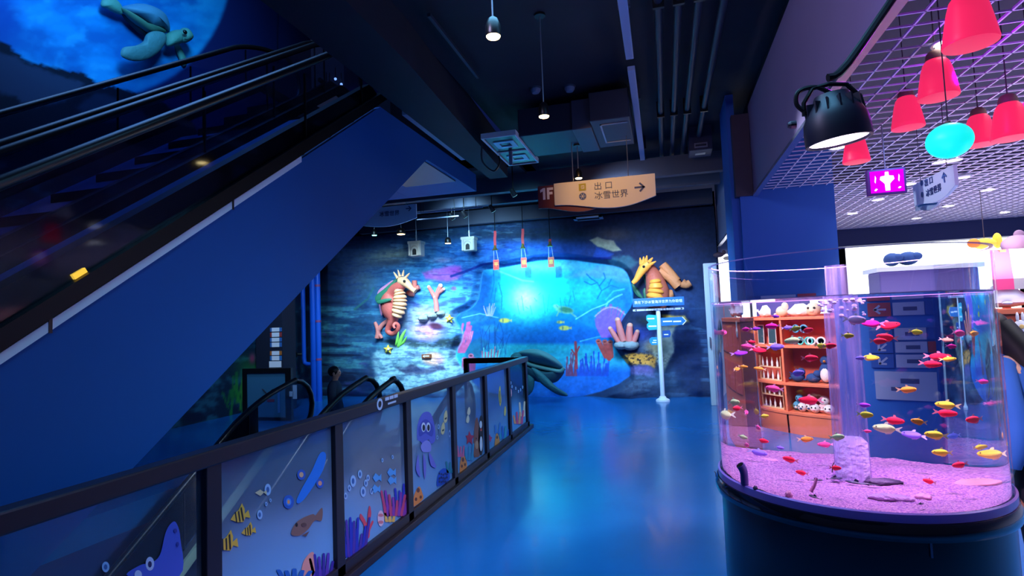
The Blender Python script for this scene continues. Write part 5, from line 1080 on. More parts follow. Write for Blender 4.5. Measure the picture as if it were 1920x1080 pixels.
def watermat():
    m = bpy.data.materials.new('water'); m.use_nodes = True; nt = m.node_tree
    for n in list(nt.nodes): nt.nodes.remove(n)
    g = nt.nodes.new('ShaderNodeBsdfGlass'); g.inputs['IOR'].default_value = 1.33; g.inputs['Roughness'].default_value = 0; g.inputs['Color'].default_value = (.97,.97,1,1)
    tc = nt.nodes.new('ShaderNodeTexCoord'); mp = nt.nodes.new('ShaderNodeMapping'); mp.inputs['Scale'].default_value = (1,1,.25); nz = nt.nodes.new('ShaderNodeTexNoise'); nz.inputs['Scale'].default_value = 5
    bp = nt.nodes.new('ShaderNodeBump'); bp.inputs['Strength'].default_value = .06; bp.inputs['Distance'].default_value = .01
    nt.links.new(tc.outputs['Object'], mp.inputs[0]); nt.links.new(mp.outputs[0], nz.inputs['Vector']); nt.links.new(nz.outputs['Fac'], bp.inputs['Height']); nt.links.new(bp.outputs['Normal'], g.inputs['Normal'])
    o = nt.nodes.new('ShaderNodeOutputMaterial'); nt.links.new(g.outputs[0], o.inputs[0]); return m
wb = MB(); n = 160
wb.lathe([(WR,.94),(WR,ZW)], C0, n, cap=False)
obj('water', wb, watermat(), aq, smooth=True, fix=False)
obj('water_surface', MB().lathe([(0,ZW),(WR,ZW)], C0, n, cap=False), glassmat('water_top', (246,240,255), .05, .02), aq, fix=False)
obj('water_line', MB().lathe([(WR+.001,ZW-.002),(WR+.004,ZW-.002),(WR+.004,ZW+.002),(WR+.001,ZW+.002)], C0, 128, cap=False), mat('water_line', (226,190,255), .2, alpha=.7), aq)
# sand bed
nr, na = 40, 160; rr, tt = np.meshgrid(np.linspace(0.001, WR-.004, nr), np.linspace(0, 2*math.pi, na), indexing='ij')
SXx, SYy = TX+rr*np.cos(tt), TY+rr*np.sin(tt); hgt = ZS+.022*(fbm(SXx*9, SYy*9, 7, 3)-.5)+.008*(fbm(SXx*60, SYy*60, 9, 2)-.5)+.012*(SYy-TY)/WR
Ms = mat('aquarium_sand', (226,176,216), .9, bump=1.0, bscale=190)
nt = Ms.node_tree; nz = nt.nodes.new('ShaderNodeTexNoise'); nz.inputs['Scale'].default_value = 150; nz.inputs['Detail'].default_value = 2; rp = nt.nodes.new('ShaderNodeValToRGB')
rp.color_ramp.elements[0].position = .40; rp.color_ramp.elements[0].color = S(150,86,168)+(1,); rp.color_ramp.elements[1].position = .56; rp.color_ramp.elements[1].color = S(246,172,222)+(1,)
tcn = nt.nodes.new('ShaderNodeTexCoord'); nt.links.new(tcn.outputs['Object'], nz.inputs['Vector']); nt.links.new(nz.outputs['Fac'], rp.inputs[0]); nt.links.new(rp.outputs[0], nt.nodes['Principled BSDF'].inputs['Base Color'])
sb = MB().grid(np.stack([SXx, SYy, hgt], -1)).lathe([(WR-.004,.936),(WR-.004,ZS-.004)], C0, 128, cap=False)
obj('sand_bed', sb, Ms, aq, smooth=True, kind='stuff')
# clear overflow pipe
q = ttrace(1590, 760); s_ = ((TX-q[0][0])*q[1][0]+(TY-q[0][1])*q[1][1])/(q[1][0]**2+q[1][1]**2); PC = q[0]+q[1]*s_; pcx, pcy = PC[0], PC[1]
def pipemat():
    m = bpy.data.materials.new('overflow_acrylic'); m.use_nodes = True; nt = m.node_tree
    for n in list(nt.nodes): nt.nodes.remove(n)
    N = nt.nodes.new; L = nt.links.new; tc = N('ShaderNodeTexCoord'); mp = N('ShaderNodeMapping'); mp.inputs['Scale'].default_value = (34,34,1.6); nz = N('ShaderNodeTexNoise'); nz.inputs['Scale'].default_value = 1.6; nz.inputs['Detail'].default_value = 4
    L(tc.outputs['Object'], mp.inputs[0]); L(mp.outputs[0], nz.inputs['Vector']); mr = N('ShaderNodeMapRange'); mr.inputs[1].default_value = .42; mr.inputs[2].default_value = .68; mr.inputs[3].default_value = .05; mr.inputs[4].default_value = .46; L(nz.outputs['Fac'], mr.inputs[0])
    t = N('ShaderNodeBsdfTransparent'); t.inputs[0].default_value = (.85,.82,.95,1); tl = N('ShaderNodeBsdfTranslucent'); tl.inputs[0].default_value = S(220,210,255)+(1,); d = N('ShaderNodeBsdfDiffuse'); d.inputs[0].default_value = S(214,200,250)+(1,)
    m0 = N('ShaderNodeMixShader'); L(d.outputs[0], m0.inputs[1]); L(tl.outputs[0], m0.inputs[2]); m1 = N('ShaderNodeMixShader'); L(mr.outputs[0], m1.inputs[0]); L(t.outputs[0], m1.inputs[1]); L(m0.outputs[0], m1.inputs[2])
    g = N('ShaderNodeBsdfGlossy'); g.inputs['Roughness'].default_value = .08; m2 = N('ShaderNodeMixShader'); m2.inputs[0].default_value = .10; L(m1.outputs[0], m2.inputs[1]); L(g.outputs[0], m2.inputs[2])
    o = N('ShaderNodeOutputMaterial'); L(m2.outputs[0], o.inputs[0]); return m
obj('overflow_pipe', MB().lathe([(.046,.93),(.046,1.775)], (pcx,pcy,0), 48, cap=False), pipemat(), aq, smooth=True, fix=False, label='clear streaked upright pipe in the middle')
obj('pipe_sand_fill', MB().lathe([(0,.93),(.043,.93),(.043,1.10),(.03,1.118),(.0,1.122)], (pcx,pcy,0), 32), mat('pipe_sand', (226,206,236), .8, bump=.5, bscale=60), aq, smooth=True, label='pale sand inside the pipe foot')
fb = MB(); rr_ = random.Random(5)
for k in range(40): a = rr_.uniform(0, 6.28); r_ = rr_.uniform(.046,.062); fb.ell((pcx+r_*math.cos(a), pcy+r_*math.sin(a), ZW-.012-rr_.random()**2*.06), rr_.uniform(.003,.008), 8, 6)
obj('foam_bubbles', fb, mat('foam', (250,236,255), .4), aq, smooth=True, kind='stuff')
def floorpt(x, y, z):
    r = ttrace(x, y); p, d2 = r[0], r[1]; t = (z-p[2])/d2[2]
    return p+d2*t
# fittings on the sand
t = floorpt(1398, 908, ZS); el_ = thing('elbow_pipe', 'short dark purple elbow pipe standing in the aquarium sand', 'pipe', t)
obj('pipe', MB().tube(smooth_path([t, t+Z*.035, t+Z*.055+np.array([-.004,0,0]), t+Z*.072+np.array([-.014,-.004,0])],4), .015, 14), mat('pvc_purple', (74,60,130), .4), el_, smooth=True); obj('mouth', MB().lathe([(0,0),(.012,0)], t+Z*.0735+np.array([-.0148,-.0045,0]), 14, (-.5,-.1,.85)), M_black, el_)
SHM = mat('pleco_dark', (30,22,54), .5, noise=.6, nscale=90); 
def bottom_fish(x, y, Lpx, ang, lab):
    P = floorpt(x, y, ZS+.008); L = Lpx*2.3/1050/1.25; d = np.array([math.cos(ang), math.sin(ang), .04]); s = np.cross(d, Z); t = thing('pleco', lab, 'fish', P, 'dark plecos on the aquarium sand')
    mb = MB(); k = [(-.5,.02),(-.3,.05),(-.1,.09),(.12,.12),(.32,.11),(.45,.06),(.5,.01)]; mb.tube([P+d*L*a for a, _ in k], [L*r for _, r in k], 10, sq=.7); obj('body', mb, SHM, t, smooth=True)
    obj('tail_fin', MB().prism([P-d*L*.48, P-d*L*.66+Z*L*.10, P-d*L*.6, P-d*L*.66-Z*L*.04], s*.002), SHM, t); obj('dorsal_fin', MB().prism([P+d*L*.1+Z*L*.05, P+d*L*.0+Z*L*.24, P-d*L*.16+Z*L*.16, P-d*L*.14+Z*L*.05], s*.002), SHM, t)
    fn = MB()
    for e in (-1, 1): fn.prism([P+d*L*.2+s*e*L*.08, P+d*L*.02+s*e*L*.3, P-d*L*.05+s*e*L*.2], Z*.002)
    obj('side_fin', fn, SHM, t)
bottom_fish(1566,897,30,.5,'dark speckled pleco touching the left foot of the clear pipe'); bottom_fish(1604,905,34,2.4,'dark speckled pleco right before the clear pipe'); bottom_fish(1630,908,26,2.9,'smallest dark pleco, at the right foot of the clear pipe'); bottom_fish(1530,900,24,.2,'thin dark pleco farthest left of the clear pipe'); bottom_fish(1527,932,24,2.2,'dark speckled pleco under the brown stick on the front sand'); bottom_fish(1726,945,14,.6,'tiny dark pleco nearest the front glass, under the pink shell')
def lump(name, cat, lab, x, y, rx, ry, rz, m, rot=0):
    P = floorpt(x, y, ZS+.002); t = tag(obj(name, MB().ell((0,0,0), (rx,ry,rz), 20, 12, _Rz(rot)), m, smooth=True), lab, cat); t.location = Vector(P); 
    for v in t.data.vertices: v.co += Vector((rng.normal(0,.0012),rng.normal(0,.0012),rng.normal(0,.0012)))
    return t
lump('stone','stone','flat dark stone on the sand right of the clear pipe',1656,904,.052,.03,.014,mat('stone_dark', (52,30,66), .7, bump=.5, bscale=60),.2)
lump('stone','stone','small dark round pebble beside the elbow pipe',1418,915,.008,.008,.006,mat('stone_dark', (52,30,66), .7))
Msh = mat('shell_pink', (230,160,196), .5)
lump('shell','shell','rosy shell mound on the sand near the right glass',1834,908,.05,.03,.02,mat('shell_rose', (255,180,190), .6),.1); lump('sandbar','stone','long pale stone lying before the clear pipe on the front sand',1671,934,.062,.018,.013,mat('stone_pale', (206,150,206), .8, bump=.5, bscale=80),-.15)
lump('shell','shell','small pink shell on the sand right of the long pale stone',1731,932,.022,.015,.013,Msh); lump('shell','shell','small pale cone shell on the front sand left of the brown stick',1479,927,.012,.010,.013,Msh); lump('shell','shell','flat pale shell at the left edge of the sand',1443,862,.022,.014,.008,Msh)
P = floorpt(1520,922,ZS); tag(obj('stick', MB().tube([P, P+np.array([.012,.0,.022]), P+np.array([.022,.004,.048])], [.006,.005,.004], 10), mat('stick_brown', (140,80,120), .7), smooth=True), 'short brown stick poking out of the front sand', 'stick')
for pts, lab in (([(1560,890),(1562,868),(1570,850),(1571,845)],'long thin dark weed stem left of the clear pipe'),([(1362,893),(1361,884),(1358,881)],'tiny weed sprig at the far left of the sand')):
    P = floorpt(pts[0][0], pts[0][1], ZS); tag(obj('weed_stem', MB().tube([P+np.array([(x-pts[0][0])*.0016,0,(pts[0][1]-y)*.0016]) for x,y in pts], .0016, 6), M_black), lab, 'weed')
# ------------------------------------------------------------------ neon fish
def fish_parts():
    st = np.linspace(-.34,.5,15); V = MB(); n = 14; ring = []
    for x in st:
        u = (x+.34)/.84; h = .055+.20*math.sin(math.pi*min(1,u**.85*.98))**.8*(1-.15*u) if u < .985 else .012
        if u > .9: h = min(h, .24*math.sqrt(max(0,1-((u-.62)/.385)**2))+.004)
        ring.append([(x, .42*h*math.cos(a), h*math.sin(a)*(1.0 if math.sin(a) > 0 else 1.12)-.005) for a in np.linspace(0, 2*math.pi, n, endpoint=False)])
    Vv = [p for r in ring for p in r]; k = len(ring)
    V.add(Vv, [(i*n+j, i*n+(j+1)%n, (i+1)*n+(j+1)%n, (i+1)*n+j) for i in range(k-1) for j in range(n)]+[tuple(range(n)), tuple(range((k-1)*n, k*n))])
    fin = lambda P: MB().prism([(x,-.004,z) for x, z in P], (0,.008,0))
    tail = fin([(-.32,.04),(-.42,.09),(-.56,.17),(-.60,.16),(-.50,.03),(-.49,0),(-.50,-.03),(-.60,-.16),(-.56,-.18),(-.42,-.09),(-.32,-.04)])
    dors = fin([(.10,.21),(.04,.34),(-.05,.37),(-.07,.28),(-.02,.20)]); anal = fin([(.06,-.22),(-.02,-.34),(-.20,-.29),(-.30,-.12),(-.28,-.05),(-.05,-.18)])
    eye = MB().ell((.36,.055,.045),.028,10,8).ell((.36,-.055,.045),.028,10,8); return V, tail, dors, anal, eye
fv = fish_parts()
fm = []
for nm, mb_ in zip(('body','tail_fin','dorsal_fin','anal_fin','eye'), fv):
    me = bpy.data.meshes.new(nm); me.from_pydata(mb_.v, [], mb_.f); bm = bmesh.new(); bm.from_mesh(me); bmesh.ops.recalc_face_normals(bm, faces=bm.faces); bm.to_mesh(me); bm.free()
    me.materials.append(M_black); 
    if nm in ('body','eye'): me.polygons.foreach_set('use_smooth', [True]*len(me.polygons))
    fm.append((nm, me))
FC = {'red':(255,40,70),'pink':(255,90,150),'magenta':(240,40,150),'orange':(255,176,60),'yellow':(255,240,70),'olive yellow':(206,196,70),'pale green':(206,240,160),'lavender':(150,130,240),'purple':(150,60,200),'white and pink':(250,200,236),'peach':(255,196,150)}
FISH = [(1454,593,'purple',13,1),(1448,611,'magenta',24,-1),(1399,617,'magenta',18,-1),(1417,616,'purple',14,1),(1356,623,'pink',12,2),(1476,614,'lavender',16,1),(1491,616,'olive yellow',22,1),(1514,619,'red',22,1),(1487,638,'pale green',30,-1),(1408,641,'red',16,1),(1402,649,'pink',22,-1),(1422,656,'red',22,1),(1455,650,'lavender',25,1),(1540,648,'yellow',22,1),(1556,648,'red',24,1),(1387,662,'purple',20,1),(1519,671,'red',29,1),(1394,687,'orange',12,1),(1424,691,'orange',17,-1),(1345,689,'orange',9,2),(1495,699,'lavender',27,1),(1451,728,'pink',27,-1),(1518,750,'red',34,-1),(1376,754,'pale green',29,1),(1382,765,'red',23,-1),(1433,780,'yellow',18,1),(1360,777,'pale green',38,-1),(1399,773,'pink',11,2),(1421,801,'pink',11,2),(1393,819,'pale green',18,1),(1431,826,'red',19,1),(1400,834,'pink',10,2),(1511,823,'orange',23,1),(1547,833,'pink',22,-1),(1570,819,'pale green',27,1),(1604,599,'white and pink',38,1),(1590,629,'olive yellow',22,1),(1614,671,'lavender',18,-1),(1623,777,'yellow',28,1),
 (1635,606,'magenta',29,-1),(1666,610,'red',31,1),(1662,632,'red',33,-1),(1648,639,'red',27,1),(1718,622,'yellow',23,1),(1631,670,'yellow',24,1),(1798,624,'pink',16,2),(1825,625,'orange',13,2),(1775,637,'peach',17,1),(1784,649,'magenta',20,1),(1759,668,'red',29,1),(1778,673,'yellow',19,1),(1746,682,'red',29,1),(1843,715,'magenta',20,1),(1701,730,'orange',27,1),(1775,759,'yellow',32,-1),(1774,774,'red',31,1),(1620,759,'purple',20,1),(1676,788,'red',31,1),(1722,790,'orange',27,-1),(1661,803,'pale green',38,-1),(1626,808,'pink',14,1),(1712,815,'lavender',30,-1),(1754,815,'yellow',35,-1),(1826,786,'red',31,-1),(1765,848,'yellow',29,-1),(1861,851,'yellow',38,-1),(1837,838,'yellow',11,2),(1880,816,'orange',15,2),(1481,861,'red',25,-1),(1503,886,'red',20,-1),(1567,877,'red',20,1),(1799,871,'red',25,-1),(1742,902,'red',20,-1),(1422,848,'lavender',25,1),(1462,839,'lavender',14,1)]
ordw = ['topmost','second','third','fourth','fifth','sixth','seventh','eighth','ninth','tenth','eleventh','twelfth','thirteenth','fourteenth']
side = lambda x: 'left' if x < 1590+.066*0 else 'right'
ranks = {}
for i, f in enumerate(sorted(FISH, key=lambda f: f[1])): ranks.setdefault((f[2], side(f[0])), []).append(f)
def fish_label(f):
    L = ranks[(f[2], side(f[0]))]; k = L.index(f)
    if len(L) == 1: return 'only %s fish %s of the clear pipe' % (f[2], side(f[0]))
    w = 'lowest' if k == len(L)-1 else (ordw[k] if k == 0 else ordw[k]+' from the top')
    return '%s fish %s of the clear pipe, %s of its colour' % (f[2], side(f[0]), w)
RV = np.array([math.cos(AZ), -math.sin(AZ), 0])
fr_ = random.Random(11)
for f in FISH:
    x, y, c, Lp, face = f; tr_ = ttrace(x, y)
    if tr_ is None: continue
    p, d2, t2, p2, d3 = tr_; lim = .8
    fr0 = fr_.uniform(.10,.72)
    if Lp < 13: fr0 = fr_.uniform(.5,.8)
    if y > 855: fr0 = min(fr0, .35)
    if x in (1604,1590,1540,1556,1570,1567): fr0 = .18
    P = p+d2*t2*fr0
    for _ in range(30):
        if math.hypot(P[0]-pcx, P[1]-pcy) > .085 and P[2] > ZS+.02 : break
        fr0 *= .9; P = p+d2*t2*fr0
    v = P-CAMP; dep = -(RM.T @ v)[2]
    yw = fr_.uniform(-.35,.35); 
    if face == -1: yw += math.pi
    if face == 2: yw = 1.25*(1 if fr_.random() < .5 else -1)+fr_.uniform(-.15,.15); Lp = Lp*1.8
    L = Lp*dep/F/1.28*1.08
    base = math.atan2(RV[1], RV[0])
    r = bpy.data.objects.new('tetra_fish', None); COL.objects.link(r); r.empty_display_size = .02; r.location = Vector(P); r.scale = (L,L,L); r.rotation_euler = (0, fr_.uniform(-.22,.22), base+yw)
    r['label'] = fish_label(f); r['category'] = 'fish'; r['group'] = 'neon fish in the aquarium'
    cm = mat('fish_'+c.replace(' ','_'), FC[c], .45, spec=.3); col = np.array(FC[c]); fmx = mat('fin_'+c.replace(' ','_'), tuple(int(a*.45+255*.55) for a in FC[c]), .5)
    for nm, me in fm:
        o = bpy.data.objects.new(nm, me); COL.objects.link(o); o.parent = r
        o.material_slots[0].link = 'OBJECT'; o.material_slots[0].material = cm if nm == 'body' else (M_black if nm == 'eye' else fmx)
# ------------------------------------------------------------------ column directory sign (seen bent through the water)
CY = 7.195
def cs(x, y): r = ttrace(x, y); return r[3]+r[4]*((CY-r[3][1])/r[4][1])
M_pan = mat('panel_grey_white', (150,160,196), .5); M_pr = mat('panel_red', (150,60,80), .5); M_pb = mat('panel_blue', (40,80,160), .5); M_pi = mat('panel_ink', (60,70,120), .5)
dr = thing('column_directory', 'directory board with red and blue arrow blocks on the big blue column behind the aquarium', 'directory', (1.4, CY, 1.2))
rows = [(540,562,M_pr,None),(566,592,M_pr,0),(614,638,M_pb,None),(640,662,M_pb,-.785),(664,690,M_pb,-.785)]
xl, xm, xr = cs(1738,640)[0], cs(1676,640)[0], cs(1632,640)[0]
xs = sorted((xl, xm, xr))
for i, (y0, y1, m, ang) in enumerate(rows):
    z1 = cs(1690, y0)[2]; z0 = cs(1690, y1)[2]
    obj('text_strip', MB().box(xs[0],xs[1]-.01,CY-.012,CY,z0+.005,z1-.005), M_pan, dr); obj('colour_block', MB().box(xs[1]+.01,xs[2],CY-.012,CY,z0,z1), m, dr)
    if i: obj('print', MB().box(xs[0]+.10,xs[1]-.12,CY-.014,CY-.012,(z0+z1)/2-.02,(z0+z1)/2+.02), M_pi, dr)
    obj('strip_tail', MB().box(xs[0]-.14,xs[0]-.01,CY-.012,CY,z0+.004,z1-.004), M_pr if i in (3,) else M_pb, dr)
    if ang is not None: arrow(None, np.array([(xs[1]+xs[2])/2, CY-.013, (z0+z1)/2]), XV, Z, .05, ang, .010, -YV, M_pan, dr)
z1, z0 = cs(1690,697)[2], cs(1690,750)[2]
obj('notice_card', MB().box(xs[0]-.12,xs[2]-.02,CY-.012,CY,z0,z1), M_pan, dr); obj('print', MB().box(xs[0]+.14,xs[1]-.04,CY-.014,CY-.012,z1-.12,z1-.07).box(xs[0]+.2,xs[1]+.05,CY-.014,CY-.012,z1-.2,z1-.16), M_pi, dr)
# ------------------------------------------------------------------ orange shop shelving
SYF = 7.95
def sh(x, y, Y=SYF): r = ttrace(x, y); return r[3]+r[4]*((Y-r[3][1])/r[4][1])
X0s, X1s = 2.05, 3.62; Xd = sh(1469,690)[0]; zs = [0.0, .28, .66, 1.15, 1.52, 1.92]
su = thing('shelf_unit', 'orange wooden shop shelf unit full of plush toys behind the aquarium', 'shelf', ((X0s+X1s)/2, SYF+.2, 0))
obj('back_panel', MB().box(X0s,X1s,SYF+.40,SYF+.42,0,1.55), mat('orange_back', (216,98,84), .6), su)
for xx in (X0s, Xd, X1s): obj('upright', MB().box(xx-.02,xx+.02,SYF,SYF+.42,0,1.54), M_orange, su, bevel=.003)
for z in zs[1:5]: obj('shelf_board', MB().box(X0s,X1s,SYF-.01,SYF+.42,z-.035,z), M_orange, su, bevel=.003)
obj('plinth', MB().box(X0s,X1s,SYF,SYF+.42,0,.25), M_orange, su)
M_pw = mat('plush_white', (236,234,232), .9, bump=.3, bscale=60); M_pbl = mat('plush_blue', (44,74,130), .9); M_ptan = mat('plush_tan', (216,190,160), .9); M_pcy = mat('plush_cyan', (90,160,196), .9); M_ppk = mat('plush_pink', (244,196,206), .9)
def plush(kind, P, s, lab, grp, m=M_pw, m2=M_pw):
    P = np.asarray(P, float); t = thing('plush_'+kind, lab, 'plush toy', P, grp)
    if kind == 'whale':
        obj('body', MB().tube([P+np.array([x*s, 0, z*s]) for x, z in ((-.5,.10),(-.42,.2),(-.2,.27),(.05,.26),(.25,.2),(.42,.2),(.55,.26))], [.02*s,.16*s,.25*s,.24*s,.15*s,.08*s,.03*s], 14), m, t, smooth=True)
        obj('fluke', MB().ell(P+np.array([.60*s,.0,.30*s]), (.07*s,.18*s,.05*s), 10, 8), m, t, smooth=True); obj('flipper', MB().ell(P+np.array([-.12*s,-.22*s,.12*s]), (.1*s,.06*s,.04*s), 10, 8), m, t, smooth=True); obj('eye', MB().ell(P+np.array([-.36*s,-.15*s,.2*s]), .018*s, 8, 6), M_black, t, smooth=True)
    elif kind == 'seal':
        obj('body', MB().ell(P+Z*.22*s, (.34*s,.26*s,.22*s), 16, 10), m, t, smooth=True); obj('head', MB().ell(P+np.array([-.22*s,-.08*s,.42*s]), (.18*s,.17*s,.17*s), 14, 10), m, t, smooth=True); obj('tail', MB().ell(P+np.array([.38*s,0,.12*s]), (.14*s,.1*s,.05*s), 10, 8), m, t, smooth=True)
    elif kind == 'penguin':
        obj('body', MB().ell(P+Z*.3*s, (.2*s,.18*s,.3*s), 16, 10), m2, t, smooth=True); obj('belly', MB().ell(P+np.array([0,-.06*s,.27*s]), (.155*s,.14*s,.24*s), 14, 10), m, t, smooth=True); obj('head', MB().ell(P+Z*.66*s, (.15*s,.14*s,.14*s), 14, 10), m2, t, smooth=True); obj('beak', MB().lathe([(.04*s,0),(0,.09*s)], P+np.array([0,-.13*s,.64*s]), 8, (0,-1,0)), mat('beak', (240,160,50), .5), t)
    elif kind == 'ball':
        obj('body', MB().ell(P+Z*.25*s, (.26*s,.25*s,.25*s), 16, 10), m, t, smooth=True); e = MB()
        for q in (-1, 1): e.ell(P+np.array([q*.1*s,-.22*s,.3*s]), .045*s, 8, 6)
        obj('eye', e, M_black, t, smooth=True); obj('nose_patch', MB().ell(P+np.array([0,-.2*s,.2*s]), (.1*s,.07*s,.07*s), 10, 8), m2, t, smooth=True)
def onshelf(x, z): 
    r = ttrace(x, 690); q = r[3]+r[4]*((SYF+.18-r[3][1])/r[4][1]); return np.array([q[0], SYF+.18, z])
g1 = 'plush animals on top of the orange shelf'
plush('whale', onshelf(1504,zs[4]), .34, 'white plush whale on top of the orange shelf, beside the tan ball', g1); plush('ball', onshelf(1533,zs[4]), .36, 'tan plush ball on top of the orange shelf', g1, M_ptan, M_ptan); plush('seal', onshelf(1474,zs[4]), .34, 'cream plush seal on top of the orange shelf, middle one', g1, M_ptan); plush('whale', onshelf(1440,zs[4]), .34, 'white plush whale at the far right of the orange shelf top', g1)
g2 = 'plush animals on the middle shelf'
plush('penguin', onshelf(1549,zs[2]), .44, 'tall navy plush penguin on the middle shelf', g2, M_pw, M_pbl); plush('seal', onshelf(1523,zs[2]), .28, 'blue plush seal beside the tall penguin on the middle shelf', g2, M_pbl); plush('seal', onshelf(1494,zs[2]), .32, 'blue plush seal farthest from the penguin on the middle shelf', g2, M_pbl)
g3 = 'small plush toys heaped on the bottom shelf'
for i, (x, dz, m, m2, w) in enumerate(((1488,0,M_pcy,M_pw,'cyan plush ball at the outer end of the bottom shelf heap'),(1500,0,M_pw,M_pbl,'white plush ball with blue muzzle, second in the bottom heap'),(1512,0,M_pw,M_pbl,'white plush ball with blue muzzle, third in the bottom heap'),(1524,0,M_pw,M_ppk,'white plush ball with pink muzzle low in the bottom heap'),(1537,0,M_ppk,M_pw,'pink plush ball low in the bottom heap'),(1551,0,M_pw,M_pw,'plain white plush ball next to the column in the bottom heap'),(1494,.1,M_pcy,M_pbl,'cyan plush ball stacked on the outer end of the bottom heap'),(1518,.1,M_ppk,M_pw,'pink plush ball stacked in the middle of the bottom heap'),(1540,.1,M_pw,M_ppk,'white plush ball with pink muzzle on top of the bottom heap'))): plush('ball', onshelf(x,zs[1]+dz)-YV*.06*(i % 2), .24, w, g3, m, m2)
# bottles on little wire racks in the narrow compartment
M_bot = mat('bottle_white', (226,230,232), .3); M_capb = mat('bottle_cap', (200,170,140), .4); M_wire = mat('rack_wood', (230,190,150), .5)
rowsb = [(.66,'lower tier of the upper rack'),(.66+.19,'upper tier of the upper rack'),(.28,'lower tier of the lower rack'),(.28+.18,'upper tier of the lower rack')]
xa, xb = sh(1458,690)[0], sh(1424,690)[0]; xa, xb = min(xa,xb), max(xa,xb); b0 = None; posw = ['first','second','third','fourth']
for zr, lab in (( .66,'little bottle rack on the middle shelf'),(.28,'little bottle rack on the bottom shelf')):
    t = thing('bottle_rack', lab+' of the orange unit', 'rack', ((xa+xb)/2, SYF+.15, zr)); 
    for z in (zr+.012, zr+.185): obj('tier', MB().box(xa-.03,xb+.03,SYF+.08,SYF+.2,z-.01,z), M_wire, t)
    for x in (xa-.03, xb+.03): obj('side_frame', MB().box(x-.006,x+.006,SYF+.08,SYF+.2,zr,zr+.33), M_wire, t)
for zr, lab in rowsb:
    for k in range(4):
        P = np.array([xa+(xb-xa)*(k+.5)/4, SYF+.14, zr+.013+(.0 if zr in (.66,.28) else 0)])
        if zr not in (.66,.28): P[2] = zr-.003 if zr > .6 else zr+.007
        L = '%s small white bottle from the divider on the %s' % (posw[k], lab)
        if b0 is None:
            b0 = thing('bottle', L, 'bottle', P, 'small bottles on the little racks'); obj('glass', MB().lathe([(0,0),(.022,0),(.024,.01),(.024,.06),(.010,.085),(.009,.10),(0,.10)], P, 14), M_bot, b0, smooth=True); obj('cap', MB().lathe([(0,.125),(.011,.125),(.012,.10),(0,.10)], P, 12), M_capb, b0)
        else: dup(b0, P, L)
# sunglasses and framed cards in the upper row
def glasses(x, z, m, lab):
    P = onshelf(x, z)-YV*.14; t = thing('sunglasses', lab, 'sunglasses', P, 'toy sunglasses on the upper shelf')
    for s in (-1, 1): obj('rim', MB().tube([P+np.array([s*.055+.045*math.cos(a), 0, .055+.045*math.sin(a)]) for a in np.linspace(0, 2*math.pi, 17)], .011, 8, cap=False), m, t, smooth=True); obj('lens', MB().lathe([(0,0),(.04,0)], P+np.array([s*.055,0,.055]), 14, (0,-1,0)), M_black, t)
glasses(1512,zs[3]+.16,M_pcy,'teal toy sunglasses hanging highest in the upper shelf row'); glasses(1519,zs[3],mat('gl_teal', (90,190,180), .4),'teal toy sunglasses standing on the upper shelf'); glasses(1541,zs[3],M_pw,'white toy sunglasses standing on the upper shelf beside the column')
for x, lab in ((1431,'dark framed card on the upper shelf at its outer end'),(1452,'dark framed card on the upper shelf beside the divider')):
    P = onshelf(x, zs[3]); t = thing('framed_card', lab, 'card', P, 'dark framed cards'); obj('frame', MB().box(P[0]-.1,P[0]+.1,P[1],P[1]+.02,P[2],P[2]+.27), M_pw, t); obj('picture', MB().box(P[0]-.085,P[0]+.085,P[1]-.004,P[1],P[2]+.015,P[2]+.255), mat('card_teal', (40,80,96), .4), t)
# big plush mounds silhouetted before the window
for (x, y, w, h), lab in (((1672,484,30,14),'dark round plush seen against the window above the aquarium, left of two'),((1702,482,40,12),'dark flat plush seen against the window above the aquarium, right of two')):
    a, b = ony(x-w/2,y,9.5), ony(x+w/2,y,9.5); t = thing('plush_mound', lab, 'plush toy', (a[0]+.2,9.5,1.9)); obj('body', MB().ell(((a[0]+b[0])/2,9.5,a[2]-.03), ((b[0]-a[0])/2,.15,.10), 16, 10), M_pbl, t, smooth=True); obj('snout', MB().ell((b[0]-.06,9.42,a[2]-.01), (.08,.08,.06), 12, 8), M_pbl, t, smooth=True)
zr_ = ony(1690,500,9.35)[2]; ra, rb = ony(1648,500,9.35)[0], ony(1835,500,9.35)[0]
us = thing('display_rack', 'tall dusky display rack before the shop window, right behind the aquarium top', 'rack', ((ra+rb)/2,9.6,0)); M_rk = mat('rack_dusk', (104,92,150), .7)
obj('frame', MB().box(ra,rb,9.35,9.85,0,zr_-.06), M_rk, us, bevel=.02); obj('cornice_board', MB().box(ra-.05,rb+.05,9.3,9.9,zr_-.06,zr_), M_white, us)
for k in range(3): obj('shelf_board', MB().box(ra,rb,9.3,9.36,.5+k*.5,.53+k*.5), M_white, us)
# ------------------------------------------------------------------ striped stall at the right edge
ZC = ony(1887,579,6.0)[2]
YA = 6.0; tl, bl_, vb = ony(1857,470,YA+.6), ony(1862,524,YA), ony(1864,544,YA)
st = thing('market_stall', 'toy stall with a pink and white striped awning and orange counter', 'stall', (3.7,YA+.3,0))
zt_, zm, zv = tl[2], bl_[2], vb[2]; xa_ = bl_[0]; sk_ = tl[0]-xa_; n = 11; wst = .155; mbs = MB(); ids = []
M_aw1 = mat('awning_pink', (206,60,116), .6); M_aw2 = mat('awning_pale', (164,156,160), .6)
def stripes(name, z0, y0, z1, y1, sk):
    mb = MB(); idx = []
    for k in range(n):
        a, b = xa_+k*wst, xa_+(k+1)*wst; f0 = len(mb.f); mb.prism([(a+sk,y0,z0),(b+sk,y0,z0),(b,y1,z1),(a,y1,z1)], (0,.012,.006)); idx += [k % 2]*(len(mb.f)-f0)
    o = obj(name, mb, [M_aw1, M_aw2], st, fix=False); o.data.polygons.foreach_set('material_index', idx); return o
